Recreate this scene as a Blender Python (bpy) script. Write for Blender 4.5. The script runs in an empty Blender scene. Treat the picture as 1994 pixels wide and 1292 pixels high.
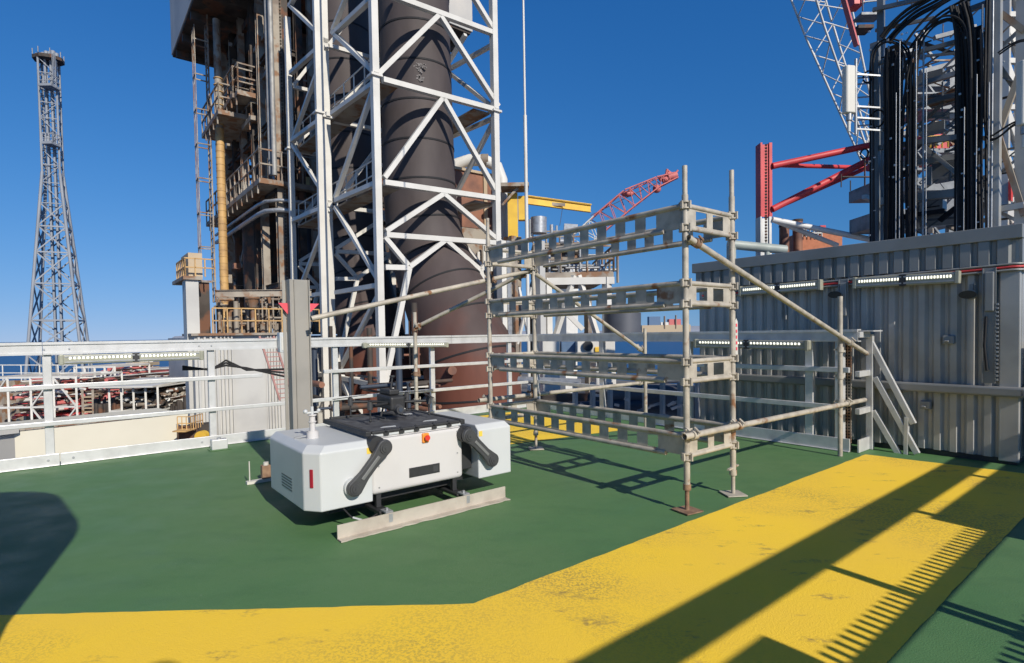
import bpy, bmesh, math, random
from mathutils import Vector, Matrix
R = random.Random(7)
S = bpy.context.scene
C = S.collection
rad = math.radians
# ------------------------------------------------------------------ camera
F, CX, CY = 1080.0, 997.0, 680.7
HC = 1.4
cam_d = bpy.data.cameras.new('camera'); cam = bpy.data.objects.new('camera', cam_d); C.objects.link(cam)
cam_d.sensor_width = 36; cam_d.lens = F / 1994 * 36; cam_d.clip_start = 0.05; cam_d.clip_end = 200000
cam_d.shift_y = (CY - 646) / 1994
RM = Matrix.Rotation(rad(90 - 1.6), 3, 'X') @ Matrix.Rotation(rad(-0.92), 3, 'Z')
cam.matrix_world = Matrix.Translation((0, 0, HC)) @ RM.to_4x4()
S.camera = cam
# ------------------------------------------------------------------ sky, sun, exposure
w = bpy.data.worlds.new('World'); S.world = w; w.use_nodes = True
nt = w.node_tree; bg = nt.nodes['Background']
sky = nt.nodes.new('ShaderNodeTexSky'); sky.sky_type = 'NISHITA'; sky.sun_disc = False
sky.sun_elevation = rad(32); sky.sun_rotation = rad(147); sky.altitude = 0
sky.air_density = 2.0; sky.dust_density = 0.0; sky.ozone_density = 10.0
tcw = nt.nodes.new('ShaderNodeTexCoord'); adw = nt.nodes.new('ShaderNodeVectorMath'); adw.operation = 'ADD'; adw.inputs[1].default_value = (0, 0, .15)
nmw = nt.nodes.new('ShaderNodeVectorMath'); nmw.operation = 'NORMALIZE'; sp = nt.nodes.new('ShaderNodeSeparateColor'); cb = nt.nodes.new('ShaderNodeCombineColor')
nt.links.new(tcw.outputs['Generated'], adw.inputs[0]); nt.links.new(adw.outputs[0], nmw.inputs[0]); nt.links.new(nmw.outputs[0], sky.inputs[0]); nt.links.new(sky.outputs[0], sp.inputs[0])
for i, (gm, k) in enumerate(((1.9, .34), (1.18, .67), (1.0, 1.17))):     # grade the sky to the deep clear blue of the day
    pw = nt.nodes.new('ShaderNodeMath'); pw.operation = 'POWER'; pw.inputs[1].default_value = gm; ml = nt.nodes.new('ShaderNodeMath'); ml.operation = 'MULTIPLY'; ml.inputs[1].default_value = k
    nt.links.new(sp.outputs[i], pw.inputs[0]); nt.links.new(pw.outputs[0], ml.inputs[0]); nt.links.new(ml.outputs[0], cb.inputs[i])
szw = nt.nodes.new('ShaderNodeSeparateXYZ'); nt.links.new(tcw.outputs['Generated'], szw.inputs[0])     # deeper towards the zenith
zr = nt.nodes.new('ShaderNodeMapRange'); zr.inputs[1].default_value = .50; zr.inputs[2].default_value = .85; zr.inputs[3].default_value = 1; zr.inputs[4].default_value = .38
nt.links.new(szw.outputs[2], zr.inputs[0]); mxw = nt.nodes.new('ShaderNodeVectorMath'); mxw.operation = 'SCALE'; nt.links.new(cb.outputs[0], mxw.inputs[0]); nt.links.new(zr.outputs[0], mxw.inputs['Scale'])
nt.links.new(mxw.outputs[0], bg.inputs[0]); bg.inputs[1].default_value = 0.1
sd = bpy.data.lights.new('sun', 'SUN'); sun = bpy.data.objects.new('sun', sd); C.objects.link(sun)
sd.energy = 4.9; sd.angle = rad(0.6); sd.color = (1, 0.93, 0.82)
TOSUN = Vector((math.sin(rad(147)) * math.cos(rad(32)), math.cos(rad(147)) * math.cos(rad(32)), math.sin(rad(32))))
sun.rotation_euler = (-TOSUN).to_track_quat('-Z', 'Y').to_euler()
S.view_settings.view_transform = 'Standard'; S.view_settings.look = 'None'
S.view_settings.exposure = 0.0; S.view_settings.gamma = 1
S.render.engine = 'CYCLES'
# ------------------------------------------------------------------ survey frame: a runs along the left rail, b across the deck
AZ = rad(51.4)
AV = Vector((math.sin(AZ), math.cos(AZ), 0)); BV = Vector((-math.cos(AZ), math.sin(AZ), 0)); ZV = Vector((0, 0, 1))
def W(a, b, z=0.0): return AV * a + BV * b + ZV * z
def ray(px, py): return RM @ Vector(((px - CX) / F, -(py - CY) / F, -1))
O = Vector((0, 0, HC))
def _pl(px, py, n, c):
    r = ray(px, py); return O + r * ((c - O.dot(n)) / r.dot(n))
def pa(px, py, a): return _pl(px, py, AV, a)
def pb(px, py, b): return _pl(px, py, BV, b)
def pd(px, py, y): return _pl(px, py, Vector((0, 1, 0)), y)
def pg(px, py, z=0.0): return _pl(px, py, ZV, z)
def ab(p): return p.dot(AV), p.dot(BV), p.z
# ------------------------------------------------------------------ materials
def mat(name, col, rough=0.55, metal=0.0, col2=None, scale=4.0, lo=0.4, hi=0.65, bump=0.0, emit=None, es=0.0, spec=0.5, detail=6, rust=None, rlo=0.6, rsc=3.0, bs=40):
    m = bpy.data.materials.new(name); m.use_nodes = True
    n = m.node_tree; p = n.nodes['Principled BSDF']
    p.inputs['Base Color'].default_value = (*col, 1); p.inputs['Roughness'].default_value = rough
    p.inputs['Metallic'].default_value = metal; p.inputs['Specular IOR Level'].default_value = spec
    tc = n.nodes.new('ShaderNodeNewGeometry')
    if col2 is None: col2 = tuple(c * 0.82 for c in col)
    def noise(sc, det=6, off=0):
        t = n.nodes.new('ShaderNodeTexNoise'); t.inputs['Scale'].default_value = sc; t.inputs['Detail'].default_value = det
        v = n.nodes.new('ShaderNodeVectorMath'); v.operation = 'ADD'; v.inputs[1].default_value = (off, off * .7, off * .3)
        n.links.new(tc.outputs['Position'], v.inputs[0]); n.links.new(v.outputs[0], t.inputs['Vector']); return t
    def ramp(t, l, h):
        r = n.nodes.new('ShaderNodeMapRange'); r.inputs[1].default_value = l; r.inputs[2].default_value = h
        n.links.new(t.outputs[0], r.inputs[0]); return r
    def mix(fac, c1, c2):
        x = n.nodes.new('ShaderNodeMix'); x.data_type = 'RGBA'
        n.links.new(fac, x.inputs[0])
        for i, c in ((6, c1), (7, c2)):
            if isinstance(c, tuple): x.inputs[i].default_value = (*c, 1)
            else: n.links.new(c, x.inputs[i])
        return x.outputs[2]
    t = noise(scale, detail); out = mix(ramp(t, lo, hi).outputs[0], col, col2)
    if rust:
        t2 = noise(rsc, 8, 13.7); out = mix(ramp(t2, rlo, rlo + .08).outputs[0], out, rust)
    n.links.new(out, p.inputs['Base Color'])
    rr = ramp(t, 0, 1); rr.inputs[3].default_value = max(0.02, rough - .08); rr.inputs[4].default_value = min(1, rough + .12)
    n.links.new(rr.outputs[0], p.inputs['Roughness'])
    if bump:
        b = n.nodes.new('ShaderNodeBump'); b.inputs['Strength'].default_value = bump; b.inputs['Distance'].default_value = 0.01
        t3 = noise(bs, 4, 3.1); n.links.new(t3.outputs[0], b.inputs['Height']); n.links.new(b.outputs[0], p.inputs['Normal'])
    if emit:
        p.inputs['Emission Color'].default_value = (*emit, 1); p.inputs['Emission Strength'].default_value = es
    return m
M = {}
M['white'] = mat('white_paint', (.63, .61, .56), .45, col2=(.55, .53, .48), scale=1.2, rust=(.38, .25, .16), rlo=.73, rsc=2.2)
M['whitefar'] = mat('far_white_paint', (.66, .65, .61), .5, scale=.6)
M['alu'] = mat('aluminium', (.62, .62, .61), .38, .3, col2=(.52, .52, .51), scale=7, bump=.05)
M['galv'] = mat('galvanised', (.42, .43, .44), .42, .5, col2=(.30, .31, .32), scale=9)
M['scaf'] = mat('scaffold_tube', (.47, .425, .35), .5, .05, col2=(.33, .295, .245), scale=9, rust=(.23, .11, .05), rlo=.61, rsc=6, bump=.1)
M['scafrust'] = mat('rusty_steel', (.30, .19, .12), .75, .1, col2=(.19, .11, .07), scale=14, bump=.3)
M['clad'] = mat('grey_cladding', (.41, .405, .385), .36, .2, col2=(.32, .317, .30), scale=2.5)
M['cap'] = mat('slate_capping', (.25, .255, .25), .42, .15, scale=2)
M['cladL'] = mat('pale_cladding', (.50, .49, .455), .5, .1, col2=(.42, .41, .385), scale=.8)
M['boxgrey'] = mat('grey_panel', (.50, .47, .42), .6, col2=(.36, .36, .35), scale=.3)
M['dark'] = mat('dark_steel', (.075, .062, .052), .7, .05, col2=(.045, .036, .03), scale=1.5, rust=(.15, .07, .04), rlo=.52, rsc=1.2, spec=.3)
M['mid'] = mat('weathered_steel', (.33, .29, .235), .65, .1, col2=(.19, .15, .12), scale=1.1, rust=(.22, .115, .06), rlo=.52, rsc=1.8)
M['brown'] = mat('brown_pipework', (.27, .12, .07), .65, .1, col2=(.12, .06, .045), scale=1.2)
M['black'] = mat('black_cable', (.022, .022, .024), .7, 0, scale=20, spec=.25)
M['blackp'] = mat('black_plastic', (.028, .029, .031), .5, 0, scale=30)
M['yel'] = mat('yellow_steel', (.74, .47, .045), .5, col2=(.62, .37, .04), scale=1.4)
M['ochre'] = mat('ochre_pipe', (.55, .34, .13), .6, col2=(.40, .24, .10), scale=1.5, rust=(.2, .11, .06), rlo=.6, rsc=2)
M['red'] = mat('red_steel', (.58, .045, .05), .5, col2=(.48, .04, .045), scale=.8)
M['redfar'] = mat('hazed_red_steel', (.56, .15, .14), .6, scale=.8)  # pinker red, distance haze mixed into the colour
M['pink'] = mat('red_reflective', (.80, .09, .12), .5, scale=8)
M['dockw'] = mat('dock_cool_white', (.53, .55, .555), .38, col2=(.50, .52, .525), scale=3)
M['dockb'] = mat('dock_warm_white', (.57, .555, .545), .42, col2=(.54, .525, .515), scale=3)
M['arm'] = mat('charcoal_casting', (.055, .057, .06), .42, col2=(.045, .046, .05), scale=14)
M['pad'] = mat('landing_pad', (.085, .088, .095), .6, col2=(.05, .05, .055), scale=12)
M['postg'] = mat('khaki_grey_paint', (.30, .285, .255), .5, col2=(.25, .24, .215), scale=2.2)
M['orange'] = mat('orange_plastic', (.85, .27, .03), .45)
M['redp'] = mat('red_plastic', (.62, .04, .03), .35)
M['glass'] = mat('red_lens', (.38, .02, .04), .2)
M['led'] = mat('lit_led', (.9, .9, .8), .4, emit=(1, .97, .80), es=1.15)
M['lampbody'] = mat('lamp_housing', (.34, .34, .27), .45, .1, scale=6)
M['tarp'] = mat('dark_equipment', (.10, .105, .12), .5, .1, scale=1.5)
M['navy'] = mat('blue_black_steel', (.05, .065, .09), .5, .2, scale=1.5)
M['concrete'] = mat('lower_deck_plate', (.16, .15, .135), .8, col2=(.10, .095, .09), scale=.25)
M['tan'] = mat('tan_panel', (.48, .37, .24), .6, scale=.8)
M['person'] = mat('coverall', (.55, .12, .03), .8, scale=8)
M['skin'] = mat('skin', (.5, .3, .22), .55)
M['sticker'] = mat('yellow_sticker', (.85, .58, .08), .5)
M['txt'] = mat('pale_lettering', (.45, .45, .45), .5)
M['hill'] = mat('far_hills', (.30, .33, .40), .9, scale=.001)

# green deck coat and yellow walkway coat
def deck_mat():
    m = bpy.data.materials.new('green_deck_coat'); m.use_nodes = True
    n = m.node_tree; p = n.nodes['Principled BSDF']; g = n.nodes.new('ShaderNodeNewGeometry')
    def nz(sc, det, rough=.5, off=(0, 0, 0), scl=(1, 1, 1), rot=0):
        mp = n.nodes.new('ShaderNodeMapping'); mp.inputs['Location'].default_value = off; mp.inputs['Scale'].default_value = scl; mp.inputs['Rotation'].default_value = (0, 0, rot)
        t = n.nodes.new('ShaderNodeTexNoise'); t.inputs['Scale'].default_value = sc; t.inputs['Detail'].default_value = det; t.inputs['Roughness'].default_value = rough
        n.links.new(g.outputs['Position'], mp.inputs[0]); n.links.new(mp.outputs[0], t.inputs['Vector']); return t.outputs[0]
    def rg(x, a, b, c=0, d=1):
        r = n.nodes.new('ShaderNodeMapRange'); r.inputs[1].default_value = a; r.inputs[2].default_value = b; r.inputs[3].default_value = c; r.inputs[4].default_value = d
        n.links.new(x, r.inputs[0]); return r.outputs[0]
    def mx(f, a, b):
        x = n.nodes.new('ShaderNodeMix'); x.data_type = 'RGBA'; n.links.new(f, x.inputs[0])
        for i, c in ((6, a), (7, b)):
            if isinstance(c, tuple): x.inputs[i].default_value = (*c, 1)
            else: n.links.new(c, x.inputs[i])
        return x.outputs[2]
    def mul(a, b):
        k = n.nodes.new('ShaderNodeMath'); k.operation = 'MULTIPLY'; n.links.new(a, k.inputs[0]); n.links.new(b, k.inputs[1]); return k.outputs[0]
    c = mx(rg(nz(.55, 4), .32, .68), (.074, .180, .064), (.102, .192, .074))
    c = mx(rg(nz(2.6, 6, .6, (4, 1, 0), (1, 2.2, 1), rad(40)), .50, .70, 0, .42), c, (.060, .142, .054))     # foot worn dull patches
    c = mx(mul(rg(nz(9, 8, .7, (2, 9, 0), (1, 5, 1), rad(-30)), .63, .70), rg(nz(.9, 2, .5, (7, 7, 0)), .46, .58, 0, .7)), c, (.15, .225, .13))    # pale scuffs
    c = mx(rg(nz(55, 2, .5, (1, 1, 0)), .755, .775, 0, .8), c, (.30, .33, .26))      # paint specks
    c = mx(rg(nz(38, 2, .5, (5, 3, 0)), .760, .778, 0, .8), c, (.03, .05, .03))
    n.links.new(c, p.inputs['Base Color']); n.links.new(rg(nz(3, 4), .3, .7, .52, .72), p.inputs['Roughness'])
    b = n.nodes.new('ShaderNodeBump'); b.inputs['Strength'].default_value = .45; b.inputs['Distance'].default_value = .006
    n.links.new(nz(130, 4), b.inputs['Height']); b2 = n.nodes.new('ShaderNodeBump'); b2.inputs['Strength'].default_value = .25; b2.inputs['Distance'].default_value = .05
    n.links.new(nz(1.7, 3), b2.inputs['Height']); n.links.new(b2.outputs[0], b.inputs['Normal']); n.links.new(b.outputs[0], p.inputs['Normal'])
    return m
M['deck'] = deck_mat()
def yellow_mat():
    m = bpy.data.materials.new('yellow_walkway_coat'); m.use_nodes = True
    n = m.node_tree; p = n.nodes['Principled BSDF']; g = n.nodes.new('ShaderNodeNewGeometry')
    def nz(sc, det, rough=.5, off=(0, 0, 0), scl=(1, 1, 1)):
        mp = n.nodes.new('ShaderNodeMapping'); mp.inputs['Location'].default_value = off; mp.inputs['Scale'].default_value = scl
        mp.inputs['Rotation'].default_value = (0, 0, rad(25))
        t = n.nodes.new('ShaderNodeTexNoise'); t.inputs['Scale'].default_value = sc; t.inputs['Detail'].default_value = det; t.inputs['Roughness'].default_value = rough
        n.links.new(g.outputs['Position'], mp.inputs[0]); n.links.new(mp.outputs[0], t.inputs['Vector']); return t.outputs[0]
    def rg(x, a, b, c=0, d=1):
        r = n.nodes.new('ShaderNodeMapRange'); r.inputs[1].default_value = a; r.inputs[2].default_value = b; r.inputs[3].default_value = c; r.inputs[4].default_value = d
        n.links.new(x, r.inputs[0]); return r.outputs[0]
    def mx(f, a, b):
        x = n.nodes.new('ShaderNodeMix'); x.data_type = 'RGBA'; n.links.new(f, x.inputs[0])
        for i, c in ((6, a), (7, b)):
            if isinstance(c, tuple): x.inputs[i].default_value = (*c, 1)
            else: n.links.new(c, x.inputs[i])
        return x.outputs[2]
    def mul(a, b):
        k = n.nodes.new('ShaderNodeMath'); k.operation = 'MULTIPLY'; n.links.new(a, k.inputs[0]); n.links.new(b, k.inputs[1]); return k.outputs[0]
    c = mx(rg(nz(1.3, 4), .35, .65), (.95, .63, .038), (.92, .60, .05))
    grit = rg(nz(70, 3, .75), .47, .57)                      # worn grit of the non-slip surface
    where = rg(nz(.75, 3, .5, (3.1, 1.2, 0)), .48, .68, .05, 1)
    c = mx(mul(mul(grit, where), rg(nz(3, 2), 0, 1, .35, .9)), c, (.27, .19, .07))
    scuff = mul(rg(nz(2.3, 7, .65, (7, 2, 0), (1, 2.6, 1)), .585, .67), rg(nz(30, 5, .7), .40, .58))
    c = mx(mul(scuff, rg(nz(.8, 1), 0, 1, .5, 1)), c, (.24, .17, .07))
    n.links.new(c, p.inputs['Base Color']); p.inputs['Roughness'].default_value = .75
    b = n.nodes.new('ShaderNodeBump'); b.inputs['Strength'].default_value = .5; b.inputs['Distance'].default_value = .006
    n.links.new(nz(150, 3), b.inputs['Height']); n.links.new(b.outputs[0], p.inputs['Normal'])
    return m
M['walk'] = yellow_mat()
def stack_mat():
    m = bpy.data.materials.new('heat_stained_duct'); m.use_nodes = True
    n = m.node_tree; p = n.nodes['Principled BSDF']; g = n.nodes.new('ShaderNodeNewGeometry')
    def nz(sc, off, scl=(1, 1, 1)):
        mp = n.nodes.new('ShaderNodeMapping'); mp.inputs['Location'].default_value = off; mp.inputs['Scale'].default_value = scl
        t = n.nodes.new('ShaderNodeTexNoise'); t.inputs['Scale'].default_value = sc; t.inputs['Detail'].default_value = 6
        n.links.new(g.outputs['Position'], mp.inputs[0]); n.links.new(mp.outputs[0], t.inputs['Vector']); return t.outputs[0]
    sx = n.nodes.new('ShaderNodeSeparateXYZ'); n.links.new(g.outputs['Position'], sx.inputs[0])
    ad = n.nodes.new('ShaderNodeMath'); ad.operation = 'MULTIPLY_ADD'; n.links.new(nz(.5, (0, 0, 0)), ad.inputs[0]); ad.inputs[1].default_value = 5; n.links.new(sx.outputs[2], ad.inputs[2])
    r = n.nodes.new('ShaderNodeValToRGB'); mr = n.nodes.new('ShaderNodeMapRange'); mr.inputs[1].default_value = -1; mr.inputs[2].default_value = 8
    n.links.new(ad.outputs[0], mr.inputs[0]); n.links.new(mr.outputs[0], r.inputs[0])
    e = r.color_ramp.elements; e[0].position = 0; e[0].color = (.155, .054, .034, 1); e[1].position = 1; e[1].color = (.080, .066, .064, 1)
    x = e.new(.4); x.color = (.140, .053, .036, 1); x = e.new(.62); x.color = (.080, .055, .051, 1)
    m2 = n.nodes.new('ShaderNodeMix'); m2.data_type = 'RGBA'; m2.blend_type = 'MULTIPLY'; m2.inputs[0].default_value = .5
    n.links.new(r.outputs[0], m2.inputs[6])
    r2 = n.nodes.new('ShaderNodeMapRange'); r2.inputs[1].default_value = .3; r2.inputs[2].default_value = .7; r2.inputs[3].default_value = .55; r2.inputs[4].default_value = 1.1
    n.links.new(nz(1.6, (5, 3, 1), (1, 1, .35)), r2.inputs[0]); n.links.new(r2.outputs[0], m2.inputs[7])
    n.links.new(m2.outputs[2], p.inputs['Base Color']); p.inputs['Roughness'].default_value = .65; p.inputs['Specular IOR Level'].default_value = .25
    return m
M['duct'] = stack_mat()
def sea_mat():
    m = bpy.data.materials.new('sea_water'); m.use_nodes = True
    n = m.node_tree; p = n.nodes['Principled BSDF']; p.inputs['Base Color'].default_value = (.012, .055, .15, 1); p.inputs['Roughness'].default_value = .35
    g = n.nodes.new('ShaderNodeNewGeometry'); t = n.nodes.new('ShaderNodeTexNoise'); t.inputs['Scale'].default_value = .05; t.inputs['Detail'].default_value = 8
    b = n.nodes.new('ShaderNodeBump'); b.inputs['Strength'].default_value = .9; b.inputs['Distance'].default_value = 2
    n.links.new(g.outputs['Position'], t.inputs['Vector']); n.links.new(t.outputs[0], b.inputs['Height']); n.links.new(b.outputs[0], p.inputs['Normal'])
    return m
M['sea'] = sea_mat()
M['dullg'] = mat('dull_galvanised', (.34, .335, .32), .55, .2, col2=(.24, .235, .22), scale=3)
M['gst'] = mat('gantry_steel', (.20, .215, .225), .5, .1, col2=(.13, .14, .15), scale=2, rust=(.16, .10, .07), rlo=.66, rsc=3)
M['ribg'] = mat('rib_highlight_grey', (.16, .165, .165), .35)  # lighter grey paints in the highlight along the swing arm rib
M['ladd'] = mat('faded_ladder_paint', (.42, .22, .19), .6)
M['fleck'] = mat('flaked_pale_paint', (.24, .22, .21), .7)
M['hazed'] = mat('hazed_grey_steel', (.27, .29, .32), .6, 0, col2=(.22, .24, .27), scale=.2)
# ------------------------------------------------------------------ mesh building
class MB:
    def __init__(s): s.v = []; s.f = []; s.sm = []
    def add(s, vs, fs, smooth=False):
        o = len(s.v); s.v += [Vector(v) for v in vs]; s.f += [tuple(i + o for i in f) for f in fs]; s.sm += [smooth] * len(fs); return s
    def box6(s, c):  # c: 8 corners, bottom ring then top ring
        return s.add(c, [(3, 2, 1, 0), (4, 5, 6, 7), (0, 1, 5, 4), (1, 2, 6, 5), (2, 3, 7, 6), (3, 0, 4, 7)])
    def d(s, a0, a1, b0, b1, z0, z1):   # box square to the deck
        return s.box6([W(a0, b0, z0), W(a1, b0, z0), W(a1, b1, z0), W(a0, b1, z0), W(a0, b0, z1), W(a1, b0, z1), W(a1, b1, z1), W(a0, b1, z1)])
    def bar(s, p, q, wd, h=None, up=None):
        h = h or wd; p = Vector(p); q = Vector(q); t = (q - p)
        if t.length < 1e-6: return s
        t.normalize(); up = Vector(up) if up is not None else (ZV if abs(t.z) < .95 else BV)
        x = t.cross(up).normalized(); y = x.cross(t).normalized(); x *= wd / 2; y *= h / 2
        return s.box6([p - x - y, p + x - y, q + x - y, q - x - y, p - x + y, p + x + y, q + x + y, q - x + y])
    def ibeam(s, p, q, wd, h, up=None, t=None):
        t = t or wd * .12; p = Vector(p); q = Vector(q); dd = (q - p).normalized(); up = Vector(up) if up is not None else (ZV if abs(dd.z) < .95 else BV)
        x = dd.cross(up).normalized(); y = x.cross(dd).normalized()
        s.bar(p + y * (h / 2 - t / 2), q + y * (h / 2 - t / 2), wd, t, up); s.bar(p - y * (h / 2 - t / 2), q - y * (h / 2 - t / 2), wd, t, up)
        return s.bar(p, q, t, h - 2 * t, up)
    def tube(s, p, q, r, n=10, r2=None, caps=True):
        r2 = r if r2 is None else r2; p = Vector(p); q = Vector(q); t = (q - p)
        if t.length < 1e-6: return s
        t.normalize(); x = t.orthogonal().normalized(); y = t.cross(x)
        vs = [p + (x * math.cos(k * 2 * math.pi / n) + y * math.sin(k * 2 * math.pi / n)) * r for k in range(n)] + \
             [q + (x * math.cos(k * 2 * math.pi / n) + y * math.sin(k * 2 * math.pi / n)) * r2 for k in range(n)]
        s.add(vs, [(k, (k + 1) % n, n + (k + 1) % n, n + k) for k in range(n)], True)
        if caps: s.add(vs[:n], [tuple(range(n - 1, -1, -1))]); s.add(vs[n:], [tuple(range(n))])
        return s
    def path(s, pts, r, n=8, caps=True):    # swept tube; r number or list
        pts = [Vector(p) for p in pts]; m = len(pts); rs = r if isinstance(r, (list, tuple)) else [r] * m
        x = None; vs = []
        for i, p in enumerate(pts):
            t = (pts[min(i + 1, m - 1)] - pts[max(i - 1, 0)]).normalized()
            x = (t.orthogonal() if x is None else (x - t * x.dot(t))).normalized(); y = t.cross(x)
            vs += [p + (x * math.cos(k * 2 * math.pi / n) + y * math.sin(k * 2 * math.pi / n)) * rs[i] for k in range(n)]
        s.add(vs, [(i * n + k, i * n + (k + 1) % n, (i + 1) * n + (k + 1) % n, (i + 1) * n + k) for i in range(m - 1) for k in range(n)], True)
        if caps: s.add(vs[:n], [tuple(range(n - 1, -1, -1))]); s.add(vs[-n:], [tuple(range(n))])
        return s
    def prism(s, ring, off):    # planar ring extruded by off
        ring = [Vector(p) for p in ring]; off = Vector(off); n = len(ring)
        return s.add(ring + [p + off for p in ring], [tuple(range(n - 1, -1, -1)), tuple(range(n, 2 * n))] + [(k, (k + 1) % n, n + (k + 1) % n, n + k) for k in range(n)])
    def ball(s, c, r, n=12, sq=(1, 1, 1), cut=None):
        c = Vector(c); m = n // 2; vs = []; fs = []
        for i in range(m + 1):
            th = math.pi * i / m
            for k in range(n):
                ph = 2 * math.pi * k / n
                vs.append(c + Vector((math.sin(th) * math.cos(ph) * r * sq[0], math.sin(th) * math.sin(ph) * r * sq[1], math.cos(th) * r * sq[2])))
        for i in range(m):
            for k in range(n): fs.append((i * n + k, (i + 1) * n + k, (i + 1) * n + (k + 1) % n, i * n + (k + 1) % n))
        return s.add(vs, fs, True)
    def build(s, name, m, parent=None, bev=0, seg=2):
        me = bpy.data.meshes.new(name); org = parent['_o'] if parent and '_o' in parent else (0, 0, 0); org = Vector(org)
        if parent is None and s.v:
            lo = Vector([min(v[i] for v in s.v) for i in range(3)]); hi = Vector([max(v[i] for v in s.v) for i in range(3)])
            org = Vector(((lo.x + hi.x) / 2, (lo.y + hi.y) / 2, lo.z))
        me.from_pydata([v - org for v in s.v], [], s.f); me.materials.append(m if not isinstance(m, str) else M[m])
        me.polygons.foreach_set('use_smooth', s.sm); me.update()
        bm = bmesh.new(); bm.from_mesh(me); bmesh.ops.remove_doubles(bm, verts=bm.verts, dist=1e-6) if len(s.v) < 4 else None
        bmesh.ops.recalc_face_normals(bm, faces=bm.faces); bm.to_mesh(me); bm.free()
        o = bpy.data.objects.new(name, me); C.objects.link(o)
        if parent: o.parent = parent; o['_o'] = list(org); SUB.setdefault(parent.name, []).append(o)
        else: o.location = org; o['_o'] = list(org)
        if bev:
            md = o.modifiers.new('bevel', 'BEVEL'); md.width = bev; md.segments = seg; md.limit_method = 'ANGLE'; md.angle_limit = rad(35)
        return o
SUB = {}
def thing(name, label, cat, loc, group=None):
    o = bpy.data.objects.new(name, None); C.objects.link(o); o.empty_display_size = .2
    o.location = loc; o['_o'] = list(loc); o['label'] = label; o['category'] = cat
    if group: o['group'] = group
    return o
def tag(o, label, cat, group=None):
    o['label'] = label; o['category'] = cat
    if group: o['group'] = group
    return o
def struct(o, label=None, kind='structure'):
    o['kind'] = kind
    if label: o['label'] = label
    return o
def sub_reorigin(o):    # a part that carries sub-parts
    return o
def corr(p, q, z0, z1, pitch, depth, out, n=None, fl=.45, sl=.1):
    """trapezoid ribbed sheet from p to q, ribs standing out along `out`; closed at the back"""
    p = Vector(p); q = Vector(q); L = (q - p).length; t = (q - p).normalized(); out = Vector(out).normalized()
    k = max(1, round(L / pitch)); pt = L / k; prof = []
    for i in range(k):
        s0 = i * pt; prof += [(s0, 0), (s0 + pt * fl, 0), (s0 + pt * (fl + sl), depth), (s0 + pt * (1 - sl), depth)]
    prof.append((L, 0)); m = MB(); nn = len(prof)
    lo = [p + t * s + out * d for s, d in prof]
    vs = [Vector((v.x, v.y, z0)) for v in lo] + [Vector((v.x, v.y, z1)) for v in lo]
    m.add(vs, [(i, i + 1, nn + i + 1, nn + i) for i in range(nn - 1)]); return m
# ================================================================== SETTING
m = MB(); m.add([(-60000, -20000, -34), (60000, -20000, -34), (60000, 90000, -34), (-60000, 90000, -34)], [(0, 1, 2, 3)])
struct(m.build('sea', 'sea'), 'blue open sea below the horizon')
# low far coast on the horizon
m = MB(); pts = []
for i in range(61):
    x = -9000 + i * 300; hgt = 95 + 50 * math.sin(i * .31) + 25 * math.sin(i * .83 + 1) + R.uniform(-8, 8)
    pts.append((x, hgt))
vs = [Vector((x, 14500, -34)) for x, h in pts] + [Vector((x, 14800, -34 + h)) for x, h in pts] + [Vector((x, 16500, -34)) for x, h in pts]
n_ = 61; fs = [(i, i + 1, n_ + i + 1, n_ + i) for i in range(60)] + [(n_ + i, n_ + i + 1, 2 * n_ + i + 1, 2 * n_ + i) for i in range(60)]
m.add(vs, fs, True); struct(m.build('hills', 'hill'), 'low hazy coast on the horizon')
# upper deck: ends just past the two railings
m = MB(); m.d(-9, 7.06, -9, 8.32, -.30, 0.0); m.d(7.06, 9.6, -9, 4.9, -.30, 0.0); struct(m.build('deck', 'deck'), 'green coated steel deck')
m = MB(); m.d(-30, 75, 8.4, 95, -7.3, -7.0); struct(m.build('lower_deck', 'concrete'), 'lower platform deck')
# painted walkway, worn yellow
def sheet(name, poly, z, mt, wob=0.0):
    vs = []
    n = len(poly)
    for i in range(n):
        p = Vector(poly[i]); q = Vector(poly[(i + 1) % n]); L = (q - p).length; k = max(1, int(L / .09)) if wob else 1
        nn = Vector((-(q - p).y, (q - p).x)).normalized()
        for j in range(k):
            x = p.lerp(q, j / k); 
            if wob and j: x = x + nn * R.uniform(-wob, wob)
            vs.append(W(x.x, x.y, z))
    m = MB(); m.add(vs, [tuple(range(len(vs)))]); o = m.build(name, mt); struct(o); return o
sheet('painted_walkway', [(-9, -4), (6.9, .82 - .0), (6.9, .82), (6.75, 2.36), (1.60, 2.36), (-.30, 3.80), (-9, 10.4 - 2.2)][0:0] or
      [(-.9, .82), (7.05, .82), (6.85, 2.34), (1.60, 2.36), (-.27, 3.80), (-5.6, 7.9), (-8.9, 7.9), (-8.9, 6.6), (-3.2, 2.6)], .004, 'walk', .0045)
sheet('painted_marking', [(4.25, 5.5), (6.35, 5.14), (6.5, 7.75), (4.25, 7.75)], .004, 'walk', .004)

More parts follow.
